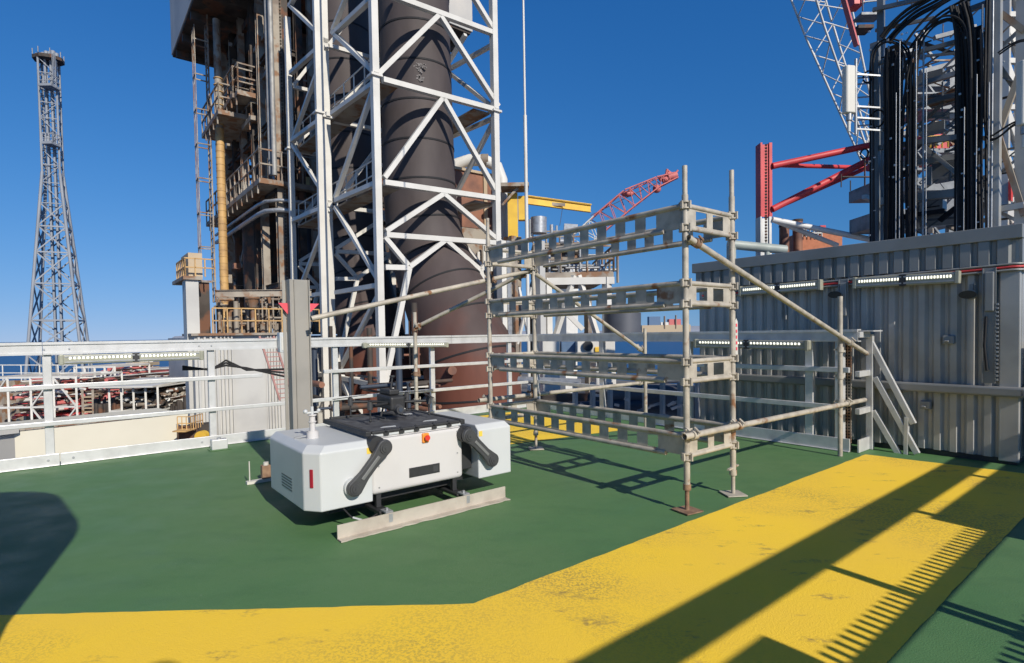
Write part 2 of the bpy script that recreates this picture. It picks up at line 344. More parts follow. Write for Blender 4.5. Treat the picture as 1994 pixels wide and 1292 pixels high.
# ================================================================== RAILINGS
def left_rail():
    t = thing('metal_railing', 'long aluminium guard railing along the left edge of the green deck', 'railing', W(1.5, 8.1, 0))
    b = 8.1
    for a in (-6.8, -5.15, -3.5, -1.85, -.2, 1.44, 3.09, 4.75, 6.4):
        m = MB(); m.d(a - .04, a + .04, b - .02, b + .04, 0.002, 1.25); m.build('post', 'alu', t, .006)
    # top channel: deep C section with lips
    for a0, a1 in ((-8.8, -.235), (-.23, 2.52), (2.525, 5.1), (5.105, 6.86)):
        m = MB(); m.d(a0, a1, b - .045, b - .035, 1.255, 1.375); m.d(a0, a1, b - .045, b + .05, 1.375, 1.39); m.d(a0, a1, b - .060, b - .045, 1.36, 1.39)
        m.d(a0, a1, b - .055, b - .0452, 1.25, 1.275); m.d(a0, a1, b - .034, b + .05, 1.2502, 1.262); m.build('top_channel', 'alu', t)
    for z, segs in ((.89, ((-8.8, 2.05), (2.9, 6.8))), (.48, ((-8.8, 6.8),))):
        for a0, a1 in segs:
            m = MB(); m.d(a0, a1, b - .065, b - .0205, z - .026, z + .026); m.build('rail', 'alu', t, .006)
    for a0, a1 in ((-8.8, -2.9), (-2.893, -.12), (-.113, 2.6), (2.607, 6.8)):
        m = MB(); m.d(a0, a1, b - .045, b - .0205, .004, .135); m.d(a0, a1, b - .075, b - .045, .004, .014); m.build('toe_plate', 'alu', t, .004)
    m = MB()
    for a in (-2.95, -2.82, -.22, .0, 1.44, 1.3, 2.5, 2.72, -1.85): 
        m.tube(W(a, b - .046, .07), W(a, b - .054, .07), .013, 8)
        m.tube(W(a, b - .046, 1.31), W(a, b - .054, 1.31), .010, 8)
    m.build('bolts', 'galv', t)
left_rail()
def back_rail():
    t = thing('metal_railing', 'shaded grey guard railing running in front of the ribbed cabin, behind the scaffold', 'railing', W(6.9, 5, 0))
    a = 6.9
    for b in (2.62, 2.95, 4.6, 6.25, 7.9):
        m = MB(); m.d(a - .03, a + .04, b - .045, b + .045, .002, 1.25); m.build('post', 'alu', t, .006)
    m = MB(); b0, b1 = 2.42, 8.04
    m.d(a - .045, a - .035, b0, b1, 1.255, 1.375); m.d(a - .045, a + .05, b0, b1, 1.375, 1.39); m.d(a - .06, a - .045, b0, b1, 1.36, 1.39)
    m.d(a - .034, a + .05, b0, b1, 1.2502, 1.262); m.build('top_channel', 'alu', t)
    for z in (.93, .50):
        m = MB(); m.d(a - .075, a - .031, 2.62 if z < .6 else 2.5, 8.0, z - .03, z + .03); m.build('rail', 'alu', t, .006)
    m = MB(); m.d(a - .05, a - .0305, 2.5, 5.2, .004, .15); m.d(a - .08, a - .05, 2.5, 5.2, .004, .014); m.build('toe_plate', 'alu', t, .004)
    m = MB(); m.d(a - .05, a - .0305, 5.21, 8.0, .004, .15); m.build('toe_plate', 'alu', t, .004)
    m = MB(); m.d(a - .03, a + .30, 2.41, 2.43, .004, .15); m.build('toe_plate', 'alu', t, .004)
back_rail()
def stair_rail():
    a = 7.2
    t = thing('stair_handrail', 'sloping aluminium handrail going down beside the ribbed cabin', 'handrail', W(a, 2.3, 0))
    m = MB(); m.d(a - .03, a + .03, 2.38, 2.45, .002, 1.33); m.build('post', 'alu', t, .005)
    m = MB(); m.bar(pa(1766, 812, a), pa(1764, 892, a) , .05, .04); m.build('post', 'alu', t, .005)
    for n, (p, q) in enumerate((((1688, 652), (1779, 826)), ((1704, 735), (1786, 884)), ((1700, 800), (1755, 893)))):
        m = MB(); m.bar(pa(*p, a), pa(*q, a), .045, .06); m.build('rail', 'alu', t, .005)
    for z in (1.33, .89, .47):
        m = MB(); m.d(6.86, a - .031, 2.40, 2.45, z - .035, z + .03); m.build('bracket', 'alu', t, .005)
    m = MB(); m.d(6.955, a + .03, 2.30, 2.47, 1.361, 1.375); m.build('cap_plate', 'alu', t)
stair_rail()
def rear_rail():    # behind the photographer: what shades the walkway
    b = -.62; k = 1.0 / 1.6
    t = thing('metal_railing', 'guard railing behind the photographer that throws the long straight shadows on the yellow walkway', 'railing', W(3, b, 0))
    for a in (-4.8, -3.15, -1.5, .1, 1.65, 3.25, 4.80, 6.4, 7.9):
        m = MB(); m.d(a - .035, a + .035, b - .02, b + .04, .95, 1.26); m.d(a - .075, a - .012, b - .02, b + .04, .002, .95); m.d(a + .012, a + .075, b - .02, b + .04, .002, .95); m.build('post', 'alu', t, .005)
    m = MB(); m.d(-6.4, 9.2, b - .03, b - .01, 1.265, 1.41); m.d(-6.4, 9.2, b - .03, b + .03, 1.41, 1.42); m.build('top_channel', 'alu', t)
    m = MB(); m.d(-6.4, 9.2, b - .045, b - .0205, .925, .985); m.build('rail', 'alu', t)
    m = MB(); m.d(-6.4, 9.2, b - .045, b - .0205, .60, .68); m.build('rail', 'alu', t)
    m = MB(); m.d(-6.4, 9.2, b - .03, b - .0205, .004, .14); m.build('toe_plate', 'alu', t)
    t = thing('cable_ladder', 'rung cable ladder fixed on the guard railing behind the photographer', 'cable tray', W(3, b, .98))
    m = MB(); m.d(-6.4, 9.2, b - .07, b - .048, .94, .985); m.build('side_rail', 'galv', t)
    m = MB(); a = -6.3
    while a < 9.1: m.d(a, a + .03, b - .07, b - .055, .986, 1.075); m.d(a, a + .03, b - .07, b - .055, .70, .76); a += .07
    m.build('rungs', 'galv', t)
    for a0, a1, lab in ((4.68, 9.1, 'wide flat equipment cabinet hung on the railing behind the photographer, at its far end'), (-.6, 2.25, 'flat equipment cabinet hung on the railing behind the photographer, at its near end')):
        t = thing('equipment_cabinet', lab, 'cabinet', W(a0, b, .6))
        m = MB(); m.d(a0, a1, b - .26, b - .08, .95, 1.235); m.build('body', 'boxgrey', t, .01)
        m = MB(); m.d(a0 + .05, a1 - .05, b - .272, b - .26, .98, 1.20); m.build('door', 'boxgrey', t, .004)
rear_rail()

# ================================================================== LED strip lights
def led(p, q, lab, h=.075, ang=0, grp='strip lights'):
    p = Vector(p); q = Vector(q); t = (q - p); L = t.length; t.normalize()
    nrm = Vector((t.y, -t.x, 0)); 
    if nrm.dot(O - p) < 0: nrm = -nrm
    r = thing('strip_light', lab, 'strip light', (p + q) / 2, grp)
    m = MB(); m.bar(p, q, .07, h); m.build('housing', 'lampbody', r, .012)
    for s0, s1 in ((.06, .47), (.53, .94)):
        m = MB(); n = 15
        for i in range(n):
            c = p.lerp(q, s0 + (s1 - s0) * (i + .5) / n) + nrm * .037 + ZV * (h * (.12 if h > .11 else .16))
            m.bar(c - t * L * (s1 - s0) / n * .29, c + t * L * (s1 - s0) / n * .29, .012, h * .26)
        m.build('lamp', 'led', r, .004)
        m = MB(); m.bar(p.lerp(q, s0 - .02) + nrm * .0355 + ZV * h * .3, p.lerp(q, s1 + .02) + nrm * .0355 + ZV * h * .3, .012, h * .12)
        m.bar(p.lerp(q, s0 - .02) + nrm * .0355 - ZV * h * .28, p.lerp(q, s1 + .02) + nrm * .0355 - ZV * h * .28, .012, h * .12); m.build('frame', 'galv', r)
    for s0 in (.02, .98):
        m = MB(); c = p.lerp(q, s0); m.bar(c - t * .02, c + t * .02, .085, h * 1.12); m.build('end_cap', 'lampbody', r, .008)
    m = MB(); c = p.lerp(q, .5); m.bar(c - t * .035, c + t * .035, .082, h * 1.05); m.build('clip', 'blackp', r, .006)
    return r
led(W(-.10, 7.99, 1.19), W(1.34, 7.99, 1.19), 'long strip light hung under the top of the left railing, over the sea', h=.105)
led(pb(706, 673, 8.0), pb(872, 672, 8.0), 'strip light under the railing in front of the rusty duct')
led(pa(1352, 669, 6.8), pa(1578, 673, 6.8), 'lit strip light under the shaded railing behind the near scaffold posts', h=.11)
led(pa(1440, 568, 7.28), pa(1601, 555, 7.28), 'lit strip light on the ribbed cabin wall, left of the other one there', h=.12)
led(pa(1662, 552, 7.28), pa(1870, 540, 7.28), 'lit strip light on the ribbed cabin wall, nearest its right corner', h=.12)

# ================================================================== SCAFFOLD
def scaffold():
    t = thing('scaffold_frame', 'beige weathered tube scaffold bay with lattice beams standing on the green deck', 'scaffold', W(4.05, 3.8, 0))
    a0, a1, b0, b1 = 3.71, 4.38, 2.50, 5.05; r = .0245
    tops = {(a0, b0): 2.66, (a1, b0): 2.74, (a0, b1): 2.70, (a1, b1): 2.36}
    lv = ((2.19, 2.36), (1.61, 1.77), (1.01, 1.165), (.43, .59))
    for (a, b), top in tops.items():
        m = MB(); m.tube(W(a, b, .20), W(a, b, top - .22), r, 14); m.tube(W(a, b, top - .22), W(a, b, top), r * .8, 14)
        s = m.build('standard', 'scaf', t)
        m = MB(); m.tube(W(a, b, .012), W(a, b, .21), .017, 10); m.tube(W(a, b, .17), W(a, b, .215), .031, 10)
        if b == b0 and a == a1: m.bar(W(a - .11, b - .02, .235), W(a + .11, b + .02, .235), .022, .012)
        m.build('screw_jack', 'scafrust' if a == a0 else 'scaf', t)
        m = MB(); an = .5 if a == a0 else .1; c = W(a, b, .006); u = Vector((math.cos(an), math.sin(an), 0)); v = Vector((-u.y, u.x, 0))
        m.prism([c + (u * i + v * j) * .085 for i, j in ((-1, -1), (1, -1), (1, 1), (-1, 1))], (0, 0, .009)); m.build('base_plate', 'scafrust' if a == a0 and b == b0 else 'scaf', t)
        # wedge pockets at every lattice level
        for z0, z1 in lv:
            for z in (z0 - .0, z1 + .0):
                for uv in (AV * (1 if a == a0 else -1), BV * (1 if b == b0 else -1), -AV * (1 if a == a0 else -1), -BV * (1 if b == b0 else -1)):
                    c = W(a, b, z) + uv * (r + .012); m2 = None
                m = MB(); m.tube(W(a, b, z - .028), W(a, b, z - .019), .040, 10); m.tube(W(a, b, z + .019), W(a, b, z + .028), .040, 10)
                for uv in (AV, BV, -AV, -BV):
                    c = W(a, b, z) + uv * .040; m.bar(c - ZV * .03, c + ZV * .03, .018, .022, up=uv)
                m.build('wedge_cup', 'scaf', t)
    def lattice(p, q, z0, z1, n, endp):
        p = Vector(p); q = Vector(q); d_ = (q - p).normalized(); L = (q - p).length; rr = .019 if L < 1 else .021
        m = MB(); m.tube(p + d_ * .03 + ZV * z1, q - d_ * .03 + ZV * z1, rr, 10)
        m.tube(p + d_ * .16 * (L > 1) + d_ * .03 + ZV * z0, q - d_ * .16 * (L > 1) - d_ * .03 + ZV * z0, rr, 10)
        ch = m.build('lattice_beam', 'scaf', t)
        pw = .105 if L > 1 else .085; seg = (L - 2 * endp - pw) / n; nr = d_.cross(ZV) * .003; m = MB()
        xs = [.028] + [v for k_ in range(n) for v in (endp + pw + seg * k_, endp + seg * (k_ + 1))] + [L - .028]
        zs = [z0 + .006, z0 + .03, z1 - .03, z1 - .006] if L > 1 else [z0 + .006, z0 + .028, z1 - .028, z1 - .006]
        vs = [p + d_ * x + ZV * z + nr * sg for sg in (1, -1) for x in xs for z in zs]; N = len(xs); H_ = N * 4; fs = []
        solid = lambda i_, j_: 0 <= i_ < N - 1 and 0 <= j_ < 3 and (j_ != 1 or i_ % 2 == 0)
        for i_ in range(N - 1):
            for j_ in range(3):
                if not solid(i_, j_): continue
                q0, q1, q2, q3 = i_ * 4 + j_, (i_ + 1) * 4 + j_, (i_ + 1) * 4 + j_ + 1, i_ * 4 + j_ + 1
                fs += [(q0, q1, q2, q3), (q3 + H_, q2 + H_, q1 + H_, q0 + H_)]
                for (u0, u1), (ni, nj) in (((q0, q1), (i_, j_ - 1)), ((q1, q2), (i_ + 1, j_)), ((q2, q3), (i_, j_ + 1)), ((q3, q0), (i_ - 1, j_))):
                    if not solid(ni, nj): fs.append((u1, u0, u0 + H_, u1 + H_))
        m.add(vs, fs)
        w_ = m.build('web_plate', 'scaf', ch)
    for z0, z1 in lv:
        for a in (a0, a1): lattice(W(a, b0), W(a, b1), z0, z1, 10, .16)
        for b in (b0, b1): lattice(W(a0, b), W(a1, b), z0, z1, 2, .055)
    def coupler(c, ax, name='coupler'):
        m = MB(); ax = Vector(ax).normalized(); c = Vector(c)
        m.tube(c - ax * .028, c + ax * .028, .036, 12)
        x = ax.orthogonal().normalized(); m.bar(c + x * .03 - ax * .02, c + x * .07 - ax * .02, .022, .03); m.tube(c + x * .058 - ax * .045, c + x * .058 + ax * .045, .008, 6)
        y = ax.cross(x); m.tube(c + y * .05 - x * .03, c + y * .05 + x * .03, .009, 6)
        m.build(name, 'scafrust' if R.random() < .4 else 'scaf', t)
    def brace(p, q, rr=.0245, cps=()):
        p = Vector(p); q = Vector(q); m = MB(); m.tube(p, q, rr, 14, caps=False)
        # hollow open end
        d_ = (q - p).normalized(); m.tube(p, q, rr * .8, 12, caps=False); s = m.build('brace_tube', 'scaf', t)
        for k in cps: coupler(p.lerp(q, k), d_)
    # near side, running to the upright by the cabin
    bn = b0 - .06
    brace(W(a0 - .05, bn, 2.10), pb(1691, 691, bn), cps=(.03, .85))
    brace(W(a0 - .12, bn, .605), pb(1684, 779, bn), cps=(.035, .22, .86))
    pu = pg(1636, 889); au, bu, _ = ab(pu)
    m = MB(); m.tube(W(au, bu, .003), W(au, bu, 1.75), .0245, 14); m.build('standard', 'scaf', t)
    for z in (.60, .88, 1.17): coupler(W(au, bu, z), ZV)
    # far side
    bf = b1 + .06
    brace(W(a0 - .12, bf, .655), W(6.75, bf, .66), cps=(.04, .25, .9))
    brace(W(a1 + .0, bf, 2.17), W(6.55, bf, 1.10), cps=(.03, .95))
    m = MB(); m.tube(W(6.5, bf - .05, .003), W(6.5, bf - .05, 1.45), .0245, 14); m.build('standard', 'scaf', t)
    brace(W(a1 + .05, bf, 2.17), pb(606, 621, bf), cps=(.02, .24))
    pv = pd(808, 640, 7.2); av, bv, _ = ab(pv)
    brace(W(a1, bf + .05, 2.15), W(av, bv, 1.50), cps=(.04, .97))
    m = MB(); m.tube(W(av, bv, .003), W(av, bv, 1.70), .0245, 14); m.build('standard', 'scaf', t)
    for z in (.9, .55): coupler(W(av, bv, z), ZV)
    # white and red tag on the second post
    m = MB(); c = W(a1 + .06, b0, 1.33)
    m.prism([c + AV * x + ZV * z for x, z in ((-.028, .14), (.0, .17), (.022, .14), (.024, -.16), (.005, -.20), (-.02, -.17))], -BV * .003)
    tg = m.build('inspection_tag', 'white', t)
    m = MB()
    for k in range(5): m.prism([c - BV * .0045 + AV * x + ZV * (.10 - k * .05 + z) for x, z in ((-.012, 0), (.008, 0), (.008, .026), (-.012, .026))], -BV * .002)
    m.build('tag_print', 'pink', tg)
scaffold()

# ================================================================== DRONE DOCK
def dock():
    t = thing('drone_dock', 'white drone docking station with two side covers and charcoal swing arms on the green deck', 'drone dock', W(2.15, 4.3, 0))
    zf = .67
    m = MB(); m.d(1.73, 2.55, 3.87, 4.75, .205, zf - .03); m.build('body', 'dockb', t, .035, 4)
    m = MB(); m.d(1.735, 2.545, 3.885, 4.74, zf - .029, zf - .006); m.build('rim', 'dockw', t, .004)
    # wings
    def wing(a0, a1, cl, cr, nm):
        b0, b1, z0, z1 = 3.835, 4.76, .175, .632
        c = .095
        ring = []
        ring += [(a0 + (.085 if cl else 0), b0), (a1 - (.0 if cr else 0), b0), (a1, b1), (a0, b1)]
        if cl: ring += [(a0, b0 + .115)]
        m = MB(); n = len(ring)
        lo = [W(a, b, z0) for a, b in ring]; mid = [W(a, b, z1 - .045) for a, b in ring]
        ins = []
        cx = sum(a for a, b in ring) / n; cb = sum(b for a, b in ring) / n
        for a, b in ring:
            aa = a + (.05 if (abs(a - a0) < .09 and cl) else 0) - (.03 if (abs(a - a1) < .01 and cr) else 0); bb = b + (.045 if b < b0 + .2 else 0)
            ins.append(W(aa, bb, z1))
        m.add(lo + mid + ins, [tuple(range(n - 1, -1, -1)), tuple(range(2 * n, 3 * n))] + [(k, (k + 1) % n, n + (k + 1) % n, n + k) for k in range(n)] + [(n + k, n + (k + 1) % n, 2 * n + (k + 1) % n, 2 * n + k) for k in range(n)])
        return m.build('side_cover', 'dockw', t, .010, 3)
    wl = wing(1.255, 1.725, True, False, 'l')
    wr = wing(2.68, 3.03, False, True, 'r')
    # reflector on the chamfer
    n1 = Vector((0, 0, 0)); p0 = W(1.34, 3.835); p1 = W(1.255, 3.95); c = p0.lerp(p1, .50); nr = Vector(((p1 - p0).y, -(p1 - p0).x, 0)).normalized()
    if nr.dot(O - c) < 0: nr = -nr
    u = (p1 - p0).normalized()
    m = MB(); m.prism([c + nr * .0005 + u * x + ZV * z for x, z in ((-.013, .345), (.013, .345), (.013, .475), (-.013, .475))], nr * .007); m.build('reflector', 'glass', wl, .003)
    for a in (1.70, 2.705):
        m = MB(); m.d(a - .018, a + .018, 3.8325, 3.8345, .565 - .03, .61 - .03); o = m.build('warning_sticker', 'sticker', wl if a < 2 else wr)
        m = MB(); c = W(a, 3.8318, .5575); m.prism([c + AV * .009 - ZV * .006, c - AV * .009 - ZV * .006, c + ZV * .010], -BV * .0008); m.build('warning_triangle', 'redp', t) if False else None
    m = MB(); m.d(2.56, 2.675, 3.93, 4.7, .25, .61); m.build('gap_block', 'blackp', t, .01)  # black block fills the dark gap between body and right cover
    # landing pad
    m = MB(); m.d(1.745, 2.535, 3.90, 4.73, zf - .005, zf + .012); m.build('landing_pad', 'pad', t, .006)
    m = MB(); m.d(1.70, 1.745, 3.88, 4.76, zf - .02, zf + .02); m.d(2.535, 2.58, 3.88, 4.76, zf - .02, zf + .02); m.d(1.75, 2.53, 4.72, 4.765, zf - .02, zf + .03); m.d(1.75, 2.53, 3.88, 3.91, zf - .01, zf + .015); m.build('pad_frame', 'blackp', t, .006)
    for (x, y) in ((1.95, 4.02), (2.35, 4.06), (2.38, 4.55)):
        m = MB(); c = W(x, y, zf + .0125); m.prism([c - AV * .07, c + AV * .05 - BV * .03, c + AV * .07 + BV * .02, c - AV * .03 + BV * .035], ZV * .0015); m.build('pad_marking', 'dockw', t)
    m = MB()
    for a in (1.86, 1.99, 2.12, 2.28, 2.42): m.tube(W(a, 3.875, zf + .002), W(a, 3.895, zf + .02), .011, 8); m.d(a - .02, a + .02, 3.868, 3.89, zf - .022, zf - .002)
    m.build('clips', 'blackp', t)
    m = MB(); m.tube(W(2.245, 4.62, zf + .012), W(2.245, 4.62, zf + .03), .075, 20); m.build('puck', 'blackp', t)
    # swing arms
    def arm(p, q, hub):
        p = Vector(p); q = Vector(q); n = -BV; dd = (q - p).normalized(); s = dd.cross(n).normalized(); ring = []
        for k in range(17):
            th = math.pi * k / 16; ring.append(p + (s * math.cos(th) - dd * math.sin(th)) * .060)
        e = []
        for k in range(17):
            th = math.pi * k / 16; e.append(q + (-s * math.cos(th) + dd * math.sin(th)) * .060)
        L = (q - p).length
        waist = [p + dd * L * .3 - s * .043, q - dd * L * .3 - s * .043]; waist2 = [q - dd * L * .3 + s * .043, p + dd * L * .3 + s * .043]
        m = MB(); m.prism(ring + waist + e + waist2, n * .038); a_ = m.build('swing_arm', 'arm', t, .010, 3)
        m = MB(); m.bar(p + dd * .075 + n * .040, q - dd * .075 + n * .040, .024, .010, up=n); m.build('rib', M['ribg'], a_, .003)
        for c in (p, q):
            m = MB(); m.tube(c - n * .002, c + n * .046, .044, 24); m.tube(c + n * .046, c + n * .054, .030, 20); m.tube(c + n * .054, c + n * .060, .012, 12); m.build('pivot_cap', 'arm', a_, .003)
        m = MB(); m.tube(hub[0], hub[1], .062, 22); m.build('pivot_hub', 'blackp' if True else 'arm', a_, .004)
    bq = 3.80
    P1 = pb(746, 871, bq); Q1 = pb(689, 950, bq)
    arm(P1, Q1, (pb(736, 867, bq) + BV * .01, pb(736, 867, bq) + BV * .09))
    m = MB(); m.tube(Q1 + BV * .0, Q1 + BV * .036, .066, 24); m.build('pivot_plate', 'dockw', t, .004)
    P2 = pb(910, 848, bq); Q2 = pb(956, 895, bq)
    arm(P2, Q2, (P2 + BV * .005, P2 + BV * .10))
    # emergency stop
    c = pb(828, 853, 3.868); u = AV
    m = MB(); m.bar(c - u * .030, c + u * .030, .03, .075); m.build('stop_housing', 'orange', t, .008)
    m = MB(); m.tube(c - BV * .014 + ZV * .004, c - BV * .030 + ZV * .004, .014, 14); m.tube(c - BV * .030 + ZV * .004, c - BV * .042 + ZV * .004, .022, 18); m.build('stop_button', 'redp', t, .003)
    # name plate with rows of pale lettering
    p = pb(797, 934, 3.8685); q = pb(856, 920, 3.8685); d_ = (q - p); d_.z = 0
    c0 = W(ab(p)[0], 3.868, .29); wd = ab(q)[0] - ab(p)[0]
    m = MB(); m.prism([c0, c0 + AV * wd, c0 + AV * wd + ZV * .075, c0 + ZV * .075], -BV * .004); pl = m.build('name_plate', 'blackp', t, .001)
    m = MB(); m.prism([c0 + AV * wd * .78 - BV * .0045 + ZV * .014, c0 + AV * wd * .95 - BV * .0045 + ZV * .014, c0 + AV * wd * .95 - BV * .0045 + ZV * .06, c0 + AV * wd * .78 - BV * .0045 + ZV * .06], -BV * .0006); m.build('plate_panel', 'arm', pl)
    # cover seams, screws and vents
    for aa, bb in ((1.79, 3.8695), (2.49, 3.8695)):
        for zz in (.26, .42, .60):
            m = MB(); m.tube(W(aa, bb, zz), W(aa, bb - .004, zz), .006, 10); m.build('screw', 'galv', t)
    m = MB(); m.d(1.762, 2.518, 3.8675, 3.8692, .632, .634); m.build('seam', 'arm', t)
    for k in range(5):
        m = MB(); m.d(1.2535, 1.2545, 4.2, 4.45, .26 + k * .022, .268 + k * .022); m.build('vent_slot', 'arm', t)
    m = MB(); m.path([W(1.50, 3.86, .17), W(1.56, 3.84, .09), W(1.66, 3.82, .05), W(1.74, 3.80, .09)], .007, 8); m.build('cable', 'black', t)
    # feet
    for a in (1.80, 2.48):
        m = MB(); m.d(a - .02, a + .02, 3.90, 3.94, .10, .206); m.d(a - .02, a + .02, 4.66, 4.70, .10, .206); m.d(a - .045, a + .045, 3.80, 4.86, .075, .10); m.build('leg', 'blackp', t, .004)
        m = MB(); m.d(a - .03, a + .03, 3.725, 3.82, .1002, .112); m.tube(W(a, 3.77, .06), W(a, 3.77, .13), .010, 8); m.d(a - .015, a + .015, 3.703, 3.714, .04, .1); m.build('foot_clamp', 'galv', t)
    m = MB(); m.d(1.45, 1.73, 4.0, 4.6, .10, .172); m.build('underframe', 'blackp', t)
    m = MB(); m.d(2.60, 2.85, 4.1, 4.6, .12, .172); m.build('underframe', 'blackp', t)
    m = MB(); m.d(1.745, 2.535, 4.0, 4.7, .13, .204); m.build('floor_pan', 'blackp', t)
    m = MB(); m.bar(W(1.55, 3.80, .105), W(1.66, 3.74, .06), .01, .01); m.build('cable_end', 'dockw', t)
    # weather station on the left cover
    zt = .632
    c = pg(609, 853, zt); a_, b_, _ = ab(c)
    s = thing('weather_sensor', 'white stubby weather sensor mast on the left cover of the drone dock', 'weather sensor', W(a_, b_, zt))
    m = MB(); m.tube(W(a_, b_, zt), W(a_, b_, zt + .045), .045, 20); m.tube(W(a_, b_, zt + .045), W(a_, b_, zt + .055), .038, 20); m.build('base', 'dockb', s, .004)
    m = MB(); m.tube(W(a_, b_, zt + .055), W(a_, b_, zt + .17), .022, 16); m.tube(W(a_, b_, zt + .12), W(a_, b_, zt + .128), .030, 16); m.tube(W(a_, b_, zt + .17), W(a_, b_, zt + .18), .032, 16); m.build('stem', 'dockb', s)
    m = MB(); m.tube(W(a_, b_, zt + .18), W(a_, b_, zt + .24), .012, 10)
    m.bar(W(a_ - .045, b_ + .0, zt + .195), W(a_ + .045, b_, zt + .195), .012)
    m.ball(W(a_ - .05, b_, zt + .205), .017); m.ball(W(a_ + .05, b_, zt + .205), .015); m.build('sensor_head', 'dockw', s)
    m = MB(); m.bar(W(a_ - .12, b_ + .06, zt + .004), W(a_ - .02, b_ + .02, zt + .02), .02, .01); m.build('cable', 'galv', s)
dock()
def angle_rail(a0, a1, b, lab):
    m = MB(); m.d(a0, a1, b, b + .009, .004, .105)
    vs = []; n = 36
    for i in range(n + 1):
        a = a0 + (a1 - a0) * i / n; vs.append((a, b - .062 + R.uniform(-.009, .009)))
    base = [W(a, y, .003) for a, y in vs] + [W(a, b, .003) for a, y in vs]
    top = [v + ZV * .009 for v in base]
    m.add(base + top, [f for i in range(n) for f in ((i, i + 1, n + 2 + i, n + 1 + i), (2 * n + 2 + i, 2 * n + 3 + i, 3 * n + 4 + i, 3 * n + 3 + i), (i, i + 1, 2 * n + 3 + i, 2 * n + 2 + i))])
    o = m.build('steel_angle', M['angle'], None); tag(o, lab, 'steel angle'); return o
M['angle'] = mat('raw_angle_steel', (.52, .47, .40), .5, .25, col2=(.42, .37, .31), scale=7, bump=.1)
angle_rail(1.40, 2.86, 3.705, 'beige steel angle bar bolted to the deck in front of the drone dock')
angle_rail(1.50, 2.86, 4.87, 'steel angle bar on the deck under the rear of the drone dock')
# cable gland box behind the dock
def gland():
    c = pg(506, 940, 0.0); a, b, _ = ab(c)
    t = thing('junction_box', 'small brown and white junction bracket on the deck left of the drone dock', 'junction box', W(a, b, 0))
    m = MB(); m.d(a - .12, a + .14, b - .03, b + .03, .003, .03); m.build('base', 'white', t)
    m = MB(); m.d(a + .02, a + .10, b - .02, b + .05, .03, .16); m.build('box', 'scafrust', t, .006)
    m = MB(); m.tube(W(a + .06, b, .16), W(a + .06, b, .19), .025, 12); m.build('gland', 'white', t)
    m = MB(); m.tube(W(a - .09, b, .03), W(a - .09, b, .22), .006, 6); m.build('rod', 'white', t)
gland()
def deck_bracket():
    c = pg(428, 876, 0.0); a, b, _ = ab(c)
    t = thing('post_bracket', 'small grey steel bracket box at the foot of a left railing post', 'bracket', W(a, b, 0))
    m = MB(); m.d(a - .09, a + .09, b - .02, b + .10, .004, .13); m.build('body', 'alu', t, .008)
    m = MB(); m.d(a - .12, a + .12, b - .09, b + .12, .004, .010); m.build('foot_plate', 'deck', t)
    m = MB(); m.tube(W(a, b + .04, .13), W(a, b + .04, .15), .025, 10); m.build('bolt', 'galv', t)
deck_bracket()
# ================================================================== DRONE
def drone():
    zb = .71
    t = thing('drone', 'black folded quadcopter drone parked on the landing pad of the white dock', 'drone', W(2.12, 4.35, zb))
    c = pd(772, 800, ab(W(2.1, 4.4))[0] * 0 + (W(2.08, 4.4)).y); a, b, _ = ab(c)
    a, b = 2.22, 4.40
    m = MB(); m.bar(W(a - .07, b - .16, zb + .12), W(a - .07 + .0, b + .12, zb + .13), .14, .12); m.build('body', 'blackp', t, .02, 3)
    m = MB(); m.bar(W(a - .07, b - .10, zb + .21), W(a - .07, b + .10, zb + .21), .095, .045); m.build('battery', 'blackp', t, .01)
    m = MB(); m.tube(W(a - .07, b - .2, zb + .07), W(a - .07, b - .13, zb + .07), .035, 16); m.ball(W(a - .07, b - .15, zb + .075), .042, 14); cm = m.build('camera', 'arm', t)
    m = MB(); m.tube(W(a - .07, b - .205, zb + .07), W(a - .07, b - .198, zb + .07), .018, 14); m.build('lens', 'navy', cm)
    for sa, sb in ((-1, -1), (1, -1), (-1, 1), (1, 1)):
        e = W(a - .07 + sa * .27, b + sb * .20, zb + .125); s0 = W(a - .07 + sa * .05, b + sb * .09, zb + .12)
        m = MB(); m.tube(s0, e, .012, 8); ar = m.build('rotor_arm', 'blackp', t)
        m = MB(); m.tube(e - ZV * .03, e + ZV * .035, .021, 12); m.build('motor', 'arm', ar, .003)
        m = MB(); an = R.uniform(0, 3); u = Vector((math.cos(an), math.sin(an), .02)); 
        for sg in (-1, 1):
            p0 = e + ZV * .043 + u * sg * .01; p1 = e + ZV * .043 + u * sg * .17
            m.bar(p0, p1, .022, .003)
        m.tube(e + ZV * .035, e + ZV * .048, .012, 8); m.build('propeller', 'blackp', ar)
        m = MB(); m.tube(e - ZV * .03, W(a - .07 + sa * .27, b + sb * .20, zb + .0), .008, 6); m.ball(W(a - .07 + sa * .27, b + sb * .20, zb + .006), .012, 8); m.build('landing_leg', 'blackp', ar)
    for sg in (-1, 1):
        m = MB(); m.tube(W(a - .07 + sg * .05, b + .02, zb + .08), W(a - .07 + sg * .10, b - .03, zb), .009, 8); m.tube(W(a - .07 + sg * .10, b - .12, zb), W(a - .07 + sg * .10, b + .08, zb), .008, 8); m.build('skid', 'blackp', t)
    m = MB(); m.tube(W(a - .05, b + .02, zb + .20), W(a - .03, b + .02, zb + .33), .009, 8); m.tube(W(a - .03, b + .02, zb + .33), W(a - .03, b + .02, zb + .345), .024, 12)
    m.tube(W(a + .02, b + .05, zb + .20), W(a + .02, b + .05, zb + .29), .006, 8); m.build('antenna', 'blackp', t)
drone()
